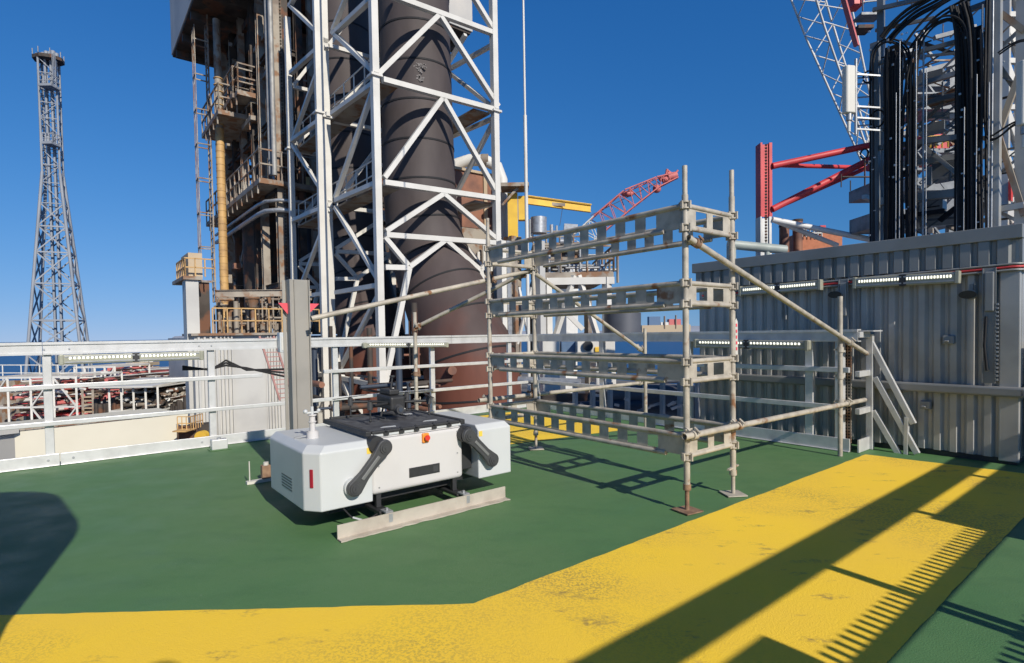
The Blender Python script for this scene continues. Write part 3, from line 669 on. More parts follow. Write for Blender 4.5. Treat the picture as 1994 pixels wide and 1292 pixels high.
# landing pad corner pillars holding the pad lights are part of the dock: small guide arms
# ================================================================== GREY POST WITH RED TRIANGLES
def gpost():
    a, b = 1.62, 5.32
    pL = pb(566, 700, b); pR = pb(606, 700, b); a0, a1 = ab(pL)[0], ab(pR)[0]; zt = pb(586, 545, b).z
    t = thing('steel_post', 'tall khaki grey steel post with a red triangle on each side, behind the drone dock', 'post', W((a0 + a1) / 2, b, 0))
    m = MB(); m.d(a0 + .01, a1 - .01, b + .004, b + .016, .012, zt); m.d(a0 + .002, a0 + .014, b - .02, b + .10, .012, zt - .001); m.d(a1 - .014, a1 - .002, b - .02, b + .10, .012, zt - .001)
    m.d(a0 + .045, a0 + .055, b - .012, b + .0035, .012, zt - .002); m.d(a0 - .03, a0 + .001, b + .10, b + .11, .012, zt - .003); m.build('column', 'postg', t, .003)
    m = MB(); m.d(a0 - .08, a1 + .08, b - .08, b + .18, .002, .012); m.build('base_plate', 'postg', t)
    z0, z1 = pb(560, 590, b).z, pb(566, 612, b).z
    for x0, x1, sg in ((a0, ab(pb(545, 590, b))[0], -1), (a1, ab(pb(625, 590, b))[0], 1)):
        m = MB(); m.prism([W(x0, b + .05, z0), W(x1, b + .05, z0), W(x0, b + .05, z1)], BV * .006); m.build('reflector', 'pink', t)
gpost()

# ================================================================== RIBBED CABIN
def cabin():
    a = 7.4; b0, b1 = 1.19, 4.75; zt = 2.20
    t = thing('equipment_cabin', 'grey ribbed metal equipment cabin at the right edge of the deck', 'cabin', W(8.5, 3, 0))
    m = corr(W(a, b0 + .12, 0), W(a, b1 - .02, 0), .06, 2.26, .140, .040, -AV, fl=.2, sl=.21); m.build('front_wall', 'clad', t)
    m = corr(W(a, b0, 0), W(9.5, b0, 0), .06, 2.26, .162, .035, -BV); m.build('side_wall', 'clad', t)
    m = MB(); m.d(a + .002, 9.4, b0 + .004, b1, .05, 2.30); m.build('core', 'clad', t)
    m = MB(); m.d(a - .045, a + .0, b0 - .04, b0 + .12, .03, 2.26); m.build('corner_post', 'clad', t, .01)
    # upper frieze with wide ribs, then the capping
    m = corr(W(a - .05, b0 - .0, 0), W(a - .05, b1 + .02, 0), 2.02, 2.26, .150, .035, -AV, fl=.2, sl=.12); m.build('frieze', 'cap', t)
    m = MB(); m.d(a - .10, 9.5, b0 - .06, b1 + .06, 2.262, 2.40); m.build('capping', 'cap', t, .006)
    m = MB(); m.d(a - .052, 9.4, b0 - .052, b0 - .03, 2.02, 2.26); m.build('side_frieze', 'cap', t)
    # mid buffer rail
    m = MB(); m.d(a - .13, a - .04, b0 - .10, b1, .69, .79); m.d(a - .13, 9.4, b0 - .13, b0 - .041, .692, .788); m.build('buffer_rail', 'cap', t, .02)
    m = MB(); m.d(a - .02, 9.4, b0 - .02, b1, .002, .058); m.build('plinth', 'blackp', t)
    # conduits under the frieze
    for i, (dz, mt) in enumerate(((1.985, 'cap'), (1.955, 'red'), (1.925, 'cap'))):
        m = MB(); m.path([W(a - .075, b1 - .1, dz - .04), W(a - .075, 3.2, dz - .01), W(a - .075, b0 + .02, dz + .03), W(a - .04, b0 - .07, dz + .03), W(9.3, b0 - .09, dz + .03)], .013, 8); m.build('conduit', mt, t)
    # vertical trays
    for px in (1645, 1928):
        p = pa(px, 600, a - .06); b = ab(p)[1]
        m = MB(); zb = 1.15 if px < 1700 else .82
        m.d(a - .10, a - .06, b - .045, b + .045, zb, 1.99); m.d(a - .11, a - .1, b - .055, b - .045, zb, 1.99); m.d(a - .11, a - .1, b + .045, b + .055, zb, 1.99); m.build('cable_tray', 'cap', t)
        m = MB(); m.d(a - .125, a - .101, b - .04, b + .035, 1.55, 1.95); m.build('junction_cover', 'cap', t, .01)
        if px > 1700:
            m = MB()
            for k in range(20): m.d(a - .118, a - .101, b - .075, b - .058, .85 + k * .04, .87 + k * .04)
            m.build('cable_clips', 'galv', t)
            m = MB(); m.path([W(a - .12, b + .02, 1.5), W(a - .13, b + .03, 1.2), W(a - .12, b + .01, .95)], .012); m.build('conduit', 'black', t)
    # handles, louvres and fittings
    for px, py in ((1845, 663), (1800, 790)):
        p = pa(px, py, a - .07); _, b, z = ab(p)
        m = MB(); m.d(a - .09, a - .036, b - .06, b + .04, z - .04, z + .05); m.d(a - .12, a - .09, b - .02, b + .02, z - .02, z + .0); m.build('latch', 'cap', t, .008)
    # loudspeakers on the wall
    for px, lab in ((1633, 'black horn speaker on the cabin wall between the two strip lights'), (1890, 'black horn speaker on the cabin wall near its right corner, under a strip light')):
        p = pa(px, 574, a - .10); _, b, z = ab(p)
        s = thing('horn_speaker', lab, 'speaker', p, 'horn speakers on the cabin wall')
        c = W(a - .10, b, z)
        m = MB(); hn = MB(); hn.tube(c, c - AV * .12 - ZV * .01, .035, 24, .075); m.add([Vector((v.x, v.y, c.z + (v.z - c.z) * .55)) for v in hn.v], hn.f, True); m.build('horn', 'blackp', s)
        m = MB(); m.tube(c + AV * .04, c - AV * .01, .05, 16); m.bar(c + ZV * .05 + AV * .05, c + ZV * .11 + AV * .05, .06, .03); m.build('bracket', 'cap', s)
    p = pa(1530, 600, a - .05); _, b, z = ab(p)
    m = MB(); m.tube(W(a - .05, b, z - .15), W(a - .05, b, z + .15), .014); m.build('cable_drop', 'cap', t)
cabin()
def fire_panel():
    t = thing('hose_station', 'red and white cabinet just round the right corner of the ribbed cabin', 'cabinet', W(7.55, .95, 0))
    m = MB(); m.d(7.42, 8.1, .86, 1.04, .10, 1.25); m.build('body', 'cladL', t, .01)
    m = MB(); m.d(7.415, 7.7, .852, .859, .85, 1.24); m.d(7.4105, 7.419, .86, 1.04, .85, 1.24); m.build('red_panel', 'redp', t)
fire_panel()
# mesh pillar by the stair rail
def mesh_pillar():
    p = pg(1650, 873); a, b, _ = ab(p); a = 6.98; b = 2.62
    t = thing('mesh_pillar', 'perforated dark mesh cable column beside the end of the shaded railing', 'cable column', W(a, b, 0))
    m = MB(); z = .01
    while z < 1.35:
        m.d(a, a + .012, b - .09, b + .09, z, z + .018); z += .035
    for k in range(6): m.d(a - .004, a - .0005, b - .09 + k * .034, b - .08 + k * .034, .01, 1.35)
    m.build('mesh', 'mid', t)
    m = MB(); m.d(a + .014, a + .06, b - .07, b + .07, .01, 1.3); m.build('cables', 'black', t)
mesh_pillar()

# ================================================================== CABLE GANTRY OVER THE CABIN
def gantry():
    a = 8.8
    t = thing('cable_gantry', 'tall grey steel gantry carrying thick bundles of looping black cables above the ribbed cabin', 'cable gantry', W(a, 2.2, 2.4))
    def V(px, y0, y1, wd, mt='clad', aa=a, nm='column'):
        p = pa(px, (y0 + y1) / 2, aa); _, b, _ = ab(p); zt = pa(px, y0, aa).z; zb = pa(px, y1, aa).z
        m = MB(); m.d(aa - wd / 2, aa + wd / 2, b - wd / 2, b + wd / 2, max(zb, 2.401), zt); return m.build(nm, mt, t)
    V(1704, 85, 480, .10, 'gst'); V(1936, -260, 480, .13, 'clad'); V(1990, -260, 480, .10, 'clad', 9.0)
    V(1878, -120, 480, .09, 'gst', 9.0); V(1715, -60, 480, .08, 'gst', 9.2)
    for px, y0 in ((1730, 90), (1757, 92), (1769, 95), (1798, 60), (1866, 45), (1912, 10), (1932, 0)):
        p = pa(px, 200, a - .12); _, b, _ = ab(p); m = MB(); m.tube(W(a - .12, b, 2.41), W(a - .12, b, pa(px, y0, a - .12).z), .011, 8); m.build('conduit', 'galv', t)
    def X(p, q, wd=.07, mt='gst', aa=a, nm='cross_beam'):
        m = MB(); m.bar(pa(*p, aa), pa(*q, aa), wd, wd); m.build(nm, mt, t)
    X((1695, 128), (1905, 70), .05); X((1700, 290), (1905, 262), .06); X((1700, 395), (1870, 375), .10, 'clad', 9.1); X((1700, 330), (1900, 300), .08, 'clad', 9.3)
    X((1798, 285), (1905, 372), .05, 'clad', 9.2, 'brace'); X((1700, 20), (1960, -40), .05, 'gst', 9.1); X((1705, 60), (1820, 35), .04, 'mid', 9.2)
    X((1940, 20), (1994, 60), .06, 'mid', 8.9, 'brace'); X((1944, 260), (1994, 120), .06, 'mid', 8.9, 'brace'); X((1944, 262), (1994, 420), .06, 'mid', 8.9, 'brace'); X((1935, 410), (1994, 400), .07, 'clad', 8.9)
    X((1940, 120), (1994, 200), .05, 'mid', 9.0, 'brace'); X((1798, 200), (1870, 180), .05, 'mid', 9.4); X((1798, 225), (1870, 228), .09, 'clad', 9.6); X((1860, 30), (1994, -20), .06, 'gst', 8.9)
    X((1712, 440), (1880, 425), .16, 'clad', 9.6)
    # cable bundles
    def bundle(path, n, spread, r, mt='black'):
        for k in range(n):
            f = (k / (n - 1) - .5) if n > 1 else 0; off = AV * R.uniform(-.05, .05)
            pts = []
            for i, (px, py) in enumerate(path):
                q = path[min(i + 1, len(path) - 1)]; p0 = path[max(i - 1, 0)]; dx, dy = q[0] - p0[0], q[1] - p0[1]; L = math.hypot(dx, dy) or 1
                wv = R.gauss(0, 1.3) if 0 < i < len(path) - 1 else 0; pts.append(pa(px - dy / L * (spread * f + wv), py + dx / L * (spread * f + wv), a - .16) + off)
            # smooth
            for _ in range(2):
                np_ = [pts[0]]
                for i in range(len(pts) - 1): np_ += [pts[i].lerp(pts[i + 1], .25), pts[i].lerp(pts[i + 1], .75)]
                pts = np_ + [pts[-1]]
            m = MB(); m.path(pts, r, 8); m.build('cable', mt, t)
    bundle([(1738, 478), (1740, 300), (1738, 130), (1742, 100)], 9, 27, .016)
    bundle([(1699, 470), (1697, 180), (1698, 110), (1712, 82), (1738, 78), (1762, 92), (1771, 125), (1772, 300), (1775, 478)], 3, 9, .012)
    bundle([(1722, 78), (1738, 55), (1775, 22), (1820, 0), (1860, -25)], 6, 24, .019)
    bundle([(1780, 478), (1780, 200), (1782, 105), (1800, 62), (1840, 35), (1872, 42), (1886, 80), (1890, 250), (1892, 478)], 3, 10, .013)
    bundle([(1770, 92), (1790, 60), (1825, 25), (1870, 0), (1900, -20)], 3, 14, .016)
    bundle([(1868, 10), (1880, 60), (1884, 200), (1885, 478)], 10, 34, .016)
    bundle([(1925, -20), (1922, 100), (1920, 260), (1930, 272), (1950, 262), (1975, 240), (2010, 232)], 3, 7, .012)
    bundle([(1908, 60), (1912, 200), (1908, 300), (1912, 478)], 4, 18, .013)
    bundle([(1760, 478), (1758, 300), (1762, 160), (1775, 120)], 3, 12, .016)
    bundle([(1944, 105), (1960, 92), (1985, 80), (2010, 78)], 2, 5, .010)
    # tray backplates
    for px, wd in ((1740, .20), (1884, .26)):
        p = pa(px, 300, a - .02); _, b, _ = ab(p); m = MB(); m.d(a - .03, a - .02, b - wd / 2, b + wd / 2, 2.41, pa(px, 90 if px < 1800 else 60, a).z); m.build('tray_plate', 'black', t)
    for k in range(95):
        px = R.uniform(1700, 1935); py = R.uniform(40, 455); aa = R.uniform(8.95, 9.7); L = R.uniform(.1, .7); p = pa(px, py, aa); v = R.choice((BV, BV, ZV, (BV + ZV * .8).normalized(), (BV - ZV * .8).normalized(), AV))
        if 1795 < px < 1865 and 85 < py < 150: continue
        q = p - v * L
        if q.z < 2.45 or p.z < 2.45: continue
        m = MB(); m.bar(p, q, R.choice((.015, .025, .04, .06))); m.build('strut', R.choice(('gst', 'galv', 'mid', 'gst', 'black')), t)
    for px in (1745, 1752, 1784, 1804, 1878, 1902, 1926):
        p = pa(px, 200, a - .22); _, b, _ = ab(p); m = MB(); m.tube(W(a - .22, b, 2.41), W(a - .22, b, pa(px, R.uniform(60, 240), a - .22).z), .006, 6); m.build('conduit', 'galv', t)
    for px, py, rr in ((1708, 232, .09), (1683, 300, .05), (1690, 150, .06)):
        p = pa(px, py, a - .1); m = MB(); m.path([p + BV * rr * math.cos(th_ * .5) + ZV * rr * 1.3 * math.sin(th_ * .5) for th_ in range(13)], .012, 6); m.build('cable', 'black', t)
    for py in (150, 162, 188, 210, 232, 243):
        m = MB(); m.bar(pa(1664, py + 3, 8.85), pa(1702, py, 8.85), .018); m.build('strut', 'galv', t)
    for px, py, w_, h_, mt_ in ((1716, 300, .16, .5, 'gst'), (1713, 160, .10, .35, 'clad'), (1782, 420, .12, .4, 'gst'), (1812, 150, .30, .10, 'gst'), (1838, 190, .34, .14, 'mid'), (1815, 250, .3, .12, 'gst'), (1840, 330, .28, .30, 'gst'), (1812, 395, .3, .22, 'clad'), (1915, 180, .16, .6, 'gst'), (1918, 380, .14, .5, 'gst'), (1716, 420, .14, .3, 'gst')):
        p = pa(px, py, 9.5); _, b_, z_ = ab(p); m = MB(); m.d(9.45, 9.65, b_ - w_ / 2, b_ + w_ / 2, z_ - h_ / 2, z_ + h_ / 2); m.build('equipment_box', mt_, t)
    for k in range(9):
        y_ = 110 + k * 40; m = MB(); m.bar(pa(1798, y_, 9.3), pa(1864, y_ - 6, 9.3), .03); m.bar(pa(1798, y_ + 20, 9.3), pa(1864, y_ - 26, 9.3), .02); m.build('lattice', 'gst', t)
        m = MB(); m.bar(pa(1900, y_, 9.2), pa(1938, y_ - 5, 9.2), .03); m.build('rung', 'gst', t)
    # small fittings on the gantry
    for _ in range(46):
        m = MB(); px = R.choice((1762, 1785, 1735, 1905, 1925, 1700, 1875)) + R.uniform(-8, 8); py = R.uniform(60, 460); p = pa(px, py, a - .20)
        m.bar(p - BV * .012, p + BV * .012, .012, R.uniform(.008, .03)); m.build('clamp', 'galv', t)
gantry()
def panel_antenna(px, y0, y1, wd, aa, lab):
    pt = pa(px, y0, aa); pb_ = pa(px, y1, aa); _, b, _ = ab(pt)
    t = thing('panel_antenna', lab, 'antenna', W(aa, b, pb_.z), 'panel antennas on the cable gantry')
    m = MB(); nn_ = -(AV * .45 + BV * .893); ww_ = (AV * .893 - BV * .45) * wd * .55; cc_ = W(aa, b, pb_.z); m.prism([cc_ - ww_ - nn_ * .04, cc_ + ww_ - nn_ * .04, cc_ + ww_ + nn_ * .03, cc_ + ww_ * .7 + nn_ * .05, cc_ - ww_ * .7 + nn_ * .05, cc_ - ww_ + nn_ * .03], ZV * (pt.z - pb_.z)); m.build('radome', 'white', t, .015, 3)
    m = MB(); m.tube(W(aa + .08, b - wd * .4, pb_.z - .28), W(aa + .08, b - wd * .4, pt.z + .1), .018, 10); m.build('pole', 'galv', t)
    m = MB()
    for z in (pt.z - .1, pb_.z + .1, pb_.z - .05, pb_.z - .2): m.bar(W(aa + .08, b - wd * .4, z), W(aa + .5, b - .36, z - .03), .02, .02)
    m.tube(W(aa, b, pb_.z - .09), W(aa, b, pb_.z), .035, 12); m.build('bracket', 'galv', t)
    m = MB(); m.tube(W(aa, b, pb_.z - .24), W(aa, b, pb_.z - .1), .022, 10); m.build('connector', 'white', t)
panel_antenna(1653, 130, 222, .14, 8.25, 'white panel antenna on the left side of the cable gantry, against the sky')
panel_antenna(1996, 120, 245, .14, 8.3, 'white panel antenna at the right edge, beside the cable gantry')

# ================================================================== WHITE LATTICE TOWER
TB, TA, TW, TD = 18.6, 8.79, 5.35, 4.75
def tower():
    t = thing('lattice_tower', 'big white square lattice tower of box section steel around the dark exhaust duct', 'lattice tower', W(TA, TB, -7))
    ztop = 17.0; zb = -6.95; wl = .25
    def leg(a, b, w_=wl, top=ztop):
        m = MB(); m.d(a - w_ / 2, a + w_ / 2, b - w_ / 2, b + w_ / 2, zb, top); m.build('leg', 'white', t)
        for z in (pb(735, 150, TB).z, ):
            m = MB(); m.d(a - w_ * .85, a + w_ * .85, b - w_ * .85, b + w_ * .85, z - .05, z + .03); m.build('flange', 'white', t)
    for a, b in ((TA, TB), (TA + TW, TB), (TA, TB + TD), (TA + TW, TB + TD), (TA, TB + 2 * TD + .1), (TA + TW, TB + 2 * TD + .1)): leg(a, b)
    leg(TA - .45, TB + TD - .35, .22)
    fr = [((735, -18), (965, 67)), ((745, 156), (969, 216)), ((748, 356), (972, 388)), ((751, 458), (972, 474)),
          ((855, 29), (735, 146)), ((855, 29), (970, 208)), ((862, 190), (748, 347)), ((862, 190), (970, 381)),
          ((863, 378), (751, 451)), ((863, 378), (974, 472)), ((920, -8), (964, 64)), ((735, -20), (790, -90)),
          ((867, 468), (797, 520)), ((797, 520), (749, 750)), ((749, 463), (794, 517)), ((749, 521), (793, 522)),
          ((867, 468), (935, 527)), ((935, 527), (974, 700)), ((975, 484), (935, 527)), ((749, 752), (975, 745)), ((749, 752), (860, 900)), ((860, 900), (975, 750))]
    def member(p, q, wd, nm):
        m = MB(); m.bar(p, q, wd, wd * .9); m.build(nm, 'white', t)
    for i, (p, q) in enumerate(fr):
        P, Q = pb(*p, TB), pb(*q, TB); hz = abs(P.z - Q.z) < .6
        nm = 'cross_beam' if hz else 'brace'; wd = .21 if hz else .19
        member(P, Q, wd, nm); o = BV * TD
        member(P + o, Q + o, wd * .85, nm)
        if i < 20: member(P + o * 2.02, Q + o * 2.02, wd * .85, nm)
    lf1 = [((647, 62), (733, 145)), ((647, 222), (733, 160)), ((648, 60), (680, -20)), ((650, 66), (725, -4)), ((653, 385), (729, 168)),
           ((654, 391), (736, 356)), ((653, 404), (737, 545)), ((655, 570), (737, 556)), ((660, 722), (739, 572)), ((660, 735), (748, 754)), ((655, 700), (690, 800)), ((655, 700), (625, 800))]
    lf2 = [((563, 10), (635, 79)), ((566, 143), (634, 82)), ((569, 276), (636, 90)), ((569, 274), (640, 222)), ((570, 283), (642, 394)),
           ((572, 429), (643, 399)), ((585, 560), (643, 410)), ((590, 579), (645, 569)), ((600, 735), (650, 726)), ((565, 12), (600, -60))]
    for k, L_ in ((0, lf1), (1, lf2)):
        for p, q in L_:
            P, Q = pa(*p, TA), pa(*q, TA); hz = abs(P.z - Q.z) < .7
            member(P, Q, .19 if hz else .165, 'cross_beam' if hz else 'brace')
            member(P + AV * TW, Q + AV * TW, .17, 'cross_beam' if hz else 'brace')
    # service platform with railing inside the tower
    for z in (pb(735, 150, TB).z - .1, pb(748, 356, TB).z - .1):
        m = MB(); m.d(TA + .2, TA + 1.0, TB + .2, TB + 2 * TD, z, z + .08); m.d(TA + 4.4, TA + TW - .13, TB + .2, TB + TD, z, z + .08)
        m.build('walkway', 'mid', t)
        m = MB()
        for k in range(10): m.tube(W(TA + .25, TB + .4 + k, z), W(TA + .25, TB + .4 + k, z + 1.1), .03, 6)
        for h in (.55, 1.1): m.tube(W(TA + .25, TB + .3, z + h), W(TA + .25, TB + 9.4, z + h), .03, 6)
        m.build('handrail', 'white', t)
tower()
# ================================================================== EXHAUST DUCTS
def ducts():
    def duct(path, rs, lab, bands, dia_m='duct'):
        t = thing('exhaust_duct', lab, 'exhaust duct', path[-1], 'exhaust ducts inside the white tower')
        pts = [Vector(p) for p in path]; rr = list(rs)
        for _ in range(3):
            np_ = [pts[0]]; nr = [rr[0]]
            for i in range(len(pts) - 1):
                np_ += [pts[i].lerp(pts[i + 1], .25), pts[i].lerp(pts[i + 1], .75)]; nr += [rr[i] * .75 + rr[i + 1] * .25, rr[i] * .25 + rr[i + 1] * .75]
            pts = np_ + [pts[-1]]; rr = nr + [rr[-1]]
        m = MB(); m.path(pts, rr, 48); m.build('duct_shell', M[dia_m], t)
        # joint bands square to the run
        acc = 0; nxt = bands / 2
        for i in range(len(pts) - 1):
            L = (pts[i + 1] - pts[i]).length
            while acc + L > nxt:
                f = (nxt - acc) / L; c = pts[i].lerp(pts[i + 1], f); d_ = (pts[i + 1] - pts[i]).normalized(); r_ = rr[i] + (rr[i + 1] - rr[i]) * f
                m = MB(); m.tube(c - d_ * .035, c + d_ * .035, r_ + .022, 48); m.build('joint_band', 'black', t); nxt += bands
            acc += L
        return t
    Y = 23.5
    t = duct([pd(800, -260, Y), pd(806, 0, Y), pd(812, 200, Y), pd(818, 410, Y), pd(835, 500, Y), pd(893, 640, Y - 1), pd(925, 730, Y - 1.5), pd(928, 1000, Y - 1.5)], [1.44, 1.44, 1.47, 1.5, 1.6, 1.85, 1.9, 1.9],
         'wide dark brown exhaust duct bending right at its rusty foot', 1.55)
    # faded mark, sensor stub and row of lugs
    m = MB(); m.tube(pd(870, 718, 21.6), pd(881, 722, 19.9), .16, 16); m.build('stub', 'brown', t)
    m = MB(); cx, cy = 818, 140     # flaked pale paint left of an old mark
    for k in range(60):
        if k < 26: x, y = cx + R.gauss(0, 2.2), cy + R.uniform(-16, 16)
        elif k < 46: x, y = cx + R.uniform(-11, 11), cy - 12 + R.gauss(0, 2.5)
        else: x, y = cx + R.uniform(-6, 6), cy + 14 + R.gauss(0, 1.5)
        p = pd(x, y, 22.05); m.bar(p - Vector((R.uniform(.01, .05), 0, 0)), p + Vector((R.uniform(.01, .05), 0, R.uniform(-.03, .03))), .015, R.uniform(.02, .07))
    m.build('worn_marking', M['fleck'], t)
    duct([pd(650, -240, 27.5), pd(668, 100, 27.5), pd(682, 330, 27.5), pd(690, 480, 27.3), pd(715, 620, 26.5), pd(740, 720, 26), pd(742, 1000, 26)], [1.4] * 4 + [1.5, 1.6, 1.6],
         'shaded dark exhaust duct on the left, behind the wide brown one', 1.7)
    # short darker elbow behind rail
    t = thing('intake_housing', 'brown steel box housing between the white tower and the yellow jib crane', 'duct housing', pd(920, 440, 27))
    m = MB(); p = pd(885, 330, 26); a0, b0, z1 = ab(p); z0 = pd(885, 440, 26).z; a1 = a0 + 2.8
    m.d(a0, a1, b0, b0 + 3, z0, z1); m.build('box', 'brown', t)
    m = MB(); m.d(a0 + 1.6, a0 + 1.8, b0 - .1, b0 + 0, z0, z1); m.d(a0 - .1, a1 + .1, b0 - .1, b0 + 3, z1, z1 + .12); m.build('stiffener', 'tan', t)
    m = MB(); m.d(a0, a1, b0, b0 + 3, -7, z0 - .02); m.build('plinth', 'mid', t)
    t = thing('vent_pipe', 'pale curved vent pipe looping over the brown box housing', 'pipe', pd(975, 400, 26.6))
    pts = [pd(880, 330, 27), pd(890, 320, 27), pd(915, 312, 27), pd(945, 313, 27), pd(968, 325, 27), pd(977, 350, 27), pd(978, 420, 27), pd(978, 800, 27)]
    m = MB(); m.path(pts, .28, 14); m.build('pipe', 'whitefar', t)
    m = MB(); m.tube(pts[3] - Vector((.2, 0, 0)), pts[3] + Vector((.15, 0, 0)), .31, 14); m.build('clamp', 'mid', t)
ducts()

# ================================================================== railings for far platforms
def far_rail(m, pts, h=1.1, r=.025, step=1.0):
    for i in range(len(pts) - 1):
        p, q = Vector(pts[i]), Vector(pts[i + 1]); L = (q - p).length; k = max(1, round(L / step))
        for j in range(k + 1):
            x = p.lerp(q, j / k); m.bar(x, x + ZV * h, r * 2)
        for f in (.5, 1): m.bar(p + ZV * h * f, q + ZV * h * f, r * 2)
    return m
# ================================================================== DARK PROCESS MODULE (left)
def module():
    t = thing('process_module', 'tall dark open steel process structure with platforms, pipes and a grey box overhead', 'steel structure', W(10.2, 35, -7))
    zt = 20.6; zb = 1.6
    A0, A1, B0, B1 = 8.57, 17.0, 30.0, 43.5
    # overhanging grey box
    m = MB(); m.d(6.0, 20.6, 29.3, 43.9, zt, zt + 9); m.build('overhang_box', 'boxgrey', t)
    m = MB(); m.d(6.05, 20.5, 29.4, 43.8, zt - .15, zt - .002)
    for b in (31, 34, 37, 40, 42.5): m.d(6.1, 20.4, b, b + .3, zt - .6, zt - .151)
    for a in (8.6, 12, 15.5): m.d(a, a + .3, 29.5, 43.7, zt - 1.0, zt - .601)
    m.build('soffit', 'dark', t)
    m = MB(); m.d(5.96, 5.998, 33.5, 36.5, zt + .5, zt + 7.0); m.build('lit_patch', 'cladL', t)  # paler slab stands in for a sunlit patch on the box face
    # columns
    for px, wd, mt in ((447, .55, 'mid'), (462, .34, 'dark'), (478, .34, 'mid'), (500, .34, 'dark'), (515, .36, 'mid')):
        p = pa(px, 400, A0); _, b, _ = ab(p)
        m = MB(); m.ibeam(W(A0, b, zb), W(A0, b, zt - .12), wd, wd, t=wd * .12); m.build('column', mt, t)
    for px, wd, mt in ((547, .42, 'mid'), (559, .42, 'dark'), (588, .35, 'dark'), (612, .3, 'mid')):
        p = pb(px, 400, B0); a, _, _ = ab(p)
        m = MB(); m.ibeam(W(a, B0, zb), W(a, B0, zt - .12), wd, wd, t=wd * .12); m.build('column', mt, t)
    # silver twin risers
    for px in (524, 531):
        p = pa(px, 200, A0 - .2); _, b, _ = ab(p); m = MB(); m.tube(W(A0 - .2, b, pa(px, 345, A0 - .2).z), W(A0 - .2, b, zt - .7), .12, 14); m.build('riser', M['dullg'], t)
    # ochre pipe and caged ladder at the far left
    aq = 7.2; p = pa(432, 400, aq); _, b, _ = ab(p); zz = pa(432, 245, aq).z
    m = MB(); m.tube(W(aq, b, zb), W(aq, b, zz), .23, 16); m.build('riser', 'ochre', t)
    for k in range(40): m = MB(); m.tube(W(aq, b, zb + k * .38), W(aq, b, zb + k * .38 + .04), .25, 16); m.build('pipe_band', 'ochre', t)
    m = MB(); m.tube(W(aq, b + .0, zz), W(aq, b, zt - .8), .2, 12); m.build('riser', 'mid', t)
    al = 6.9; p = pa(412, 400, al); _, b, _ = ab(p)
    m = MB(); zl0 = pa(412, 590, al).z
    for s in (-.34, .34): m.bar(W(al, b + s, zl0), W(al, b + s, zt - .2), .08)
    z = zl0
    while z < zt - .3: m.bar(W(al, b - .34, z), W(al, b + .34, z), .05); z += .42
    for k in range(9):
        z = zl0 + 1.2 + k * 2.0; m.bar(W(al, b - .4, z), W(al - .7, b - .4, z), .06); m.bar(W(al - .7, b - .4, z), W(al - .7, b + .4, z), .06); m.bar(W(al - .7, b + .4, z), W(al, b + .4, z), .06)
    for s in (-.4, 0, .4): m.bar(W(al - .7, b + s, zl0 + 1), W(al - .7, b + s, zt - 1), .04)
    m.build('ladder', 'mid', t)
    # horizontal frames and braces
    for z in (4.1, 9.0, 12.6, 16.2):
        m = MB(); m.ibeam(W(A0, B0, z), W(A0, B1, z), .22, .3); m.build('beam', 'dark', t)
        m = MB(); m.ibeam(W(A0, B0, z), W(A1, B0, z), .22, .3); m.build('beam', 'dark', t)
        m = MB(); m.ibeam(W(A1, B0, z), W(A1, B1, z), .22, .3); m.d(A0, A1, 39.5, 39.8, z - .2, z + .2); m.build('beam', 'dark', t)
    for p, q in (((448, 540), (500, 600)), ((500, 300), (530, 240)), ((490, 110), (525, 60)), ((440, 300), (475, 260)), ((475, 520), (450, 440)), ((505, 165), (530, 130)), ((480, 470), (470, 520)), ((448, 330), (480, 290))):
        m = MB(); m.bar(pa(*p, A0 + .1), pa(*q, A0 + .1), .22); m.build('brace', 'mid', t)
    # cantilever platforms
    def plat(a0, a1, b0, b1, z, rail=True, nm='platform'):
        m = MB(); m.d(a0, a1, b0, b1, z - .25, z); s = m.build(nm, 'mid', t)
        if rail:
            m = MB(); far_rail(m, [W(a0 + .05, b1, z), W(a0 + .05, b0 + .05, z), W(a1, b0 + .05, z)], 1.45, .035, 1.05)
            for k in range(int((b1 - b0) / 1.1)): m.bar(W(a0 + .04, b0 + .4 + k * 1.1, z - .7), W(a0 + .04, b0 + .4 + k * 1.1, z + .2), .07)
            m.build('guard_rail', 'mid', s)
    plat(7.6, 14.0, 29.4, 43.0, 9.35)
    def plat_px(px0, y0, px1, y1, a, depth_a, nm='platform'):
        p = pa(px0, y0, a); q = pa(px1, y1, a); plat(a, a + depth_a, q.dot(BV), p.dot(BV), (p.z + q.z) / 2)
    plat_px(392, 248, 425, 228, 6.8, 1.9)
    plat_px(425, 222, 452, 180, 7.4, 1.4)
    plat_px(470, 245, 488, 225, 8.2, 3.4)
    plat_px(450, 190, 462, 176, 7.5, 4.0)
    # small grating stages, valves and junction boxes hung through the frame
    for k in range(34):
        px = R.uniform(446, 640); py = R.choice((R.uniform(20, 230), R.uniform(240, 340), R.uniform(440, 630)))
        if 474 < px < 512 and 440 < py < 505: continue
        p = pd(px, py, R.uniform(33, 39)); sx_, sz_ = R.uniform(.2, .8), R.uniform(.15, .6)
        m = MB(); m.d(*(lambda q: (q[0] - sx_ / 2, q[0] + sx_ / 2, q[1], q[1] + .4, q[2], q[2] + sz_))(ab(p))); m.build('junction_box', R.choice(('mid', 'tan', 'brown', 'galv', 'mid')), t)
    for k in range(12):
        px = R.uniform(448, 625); py = R.choice((R.uniform(20, 230), R.uniform(260, 340), R.uniform(520, 630))); p = pd(px, py, R.uniform(34, 38)); a_, b_, z_ = ab(p); L = R.uniform(1.2, 3)
        m = MB(); m.d(a_, a_ + L, b_, b_ + .8, z_, z_ + .08); far_rail(m, [p + ZV * .08, p + AV * L + ZV * .08], 1.1, .025, .6); m.build('stage', 'mid', t)
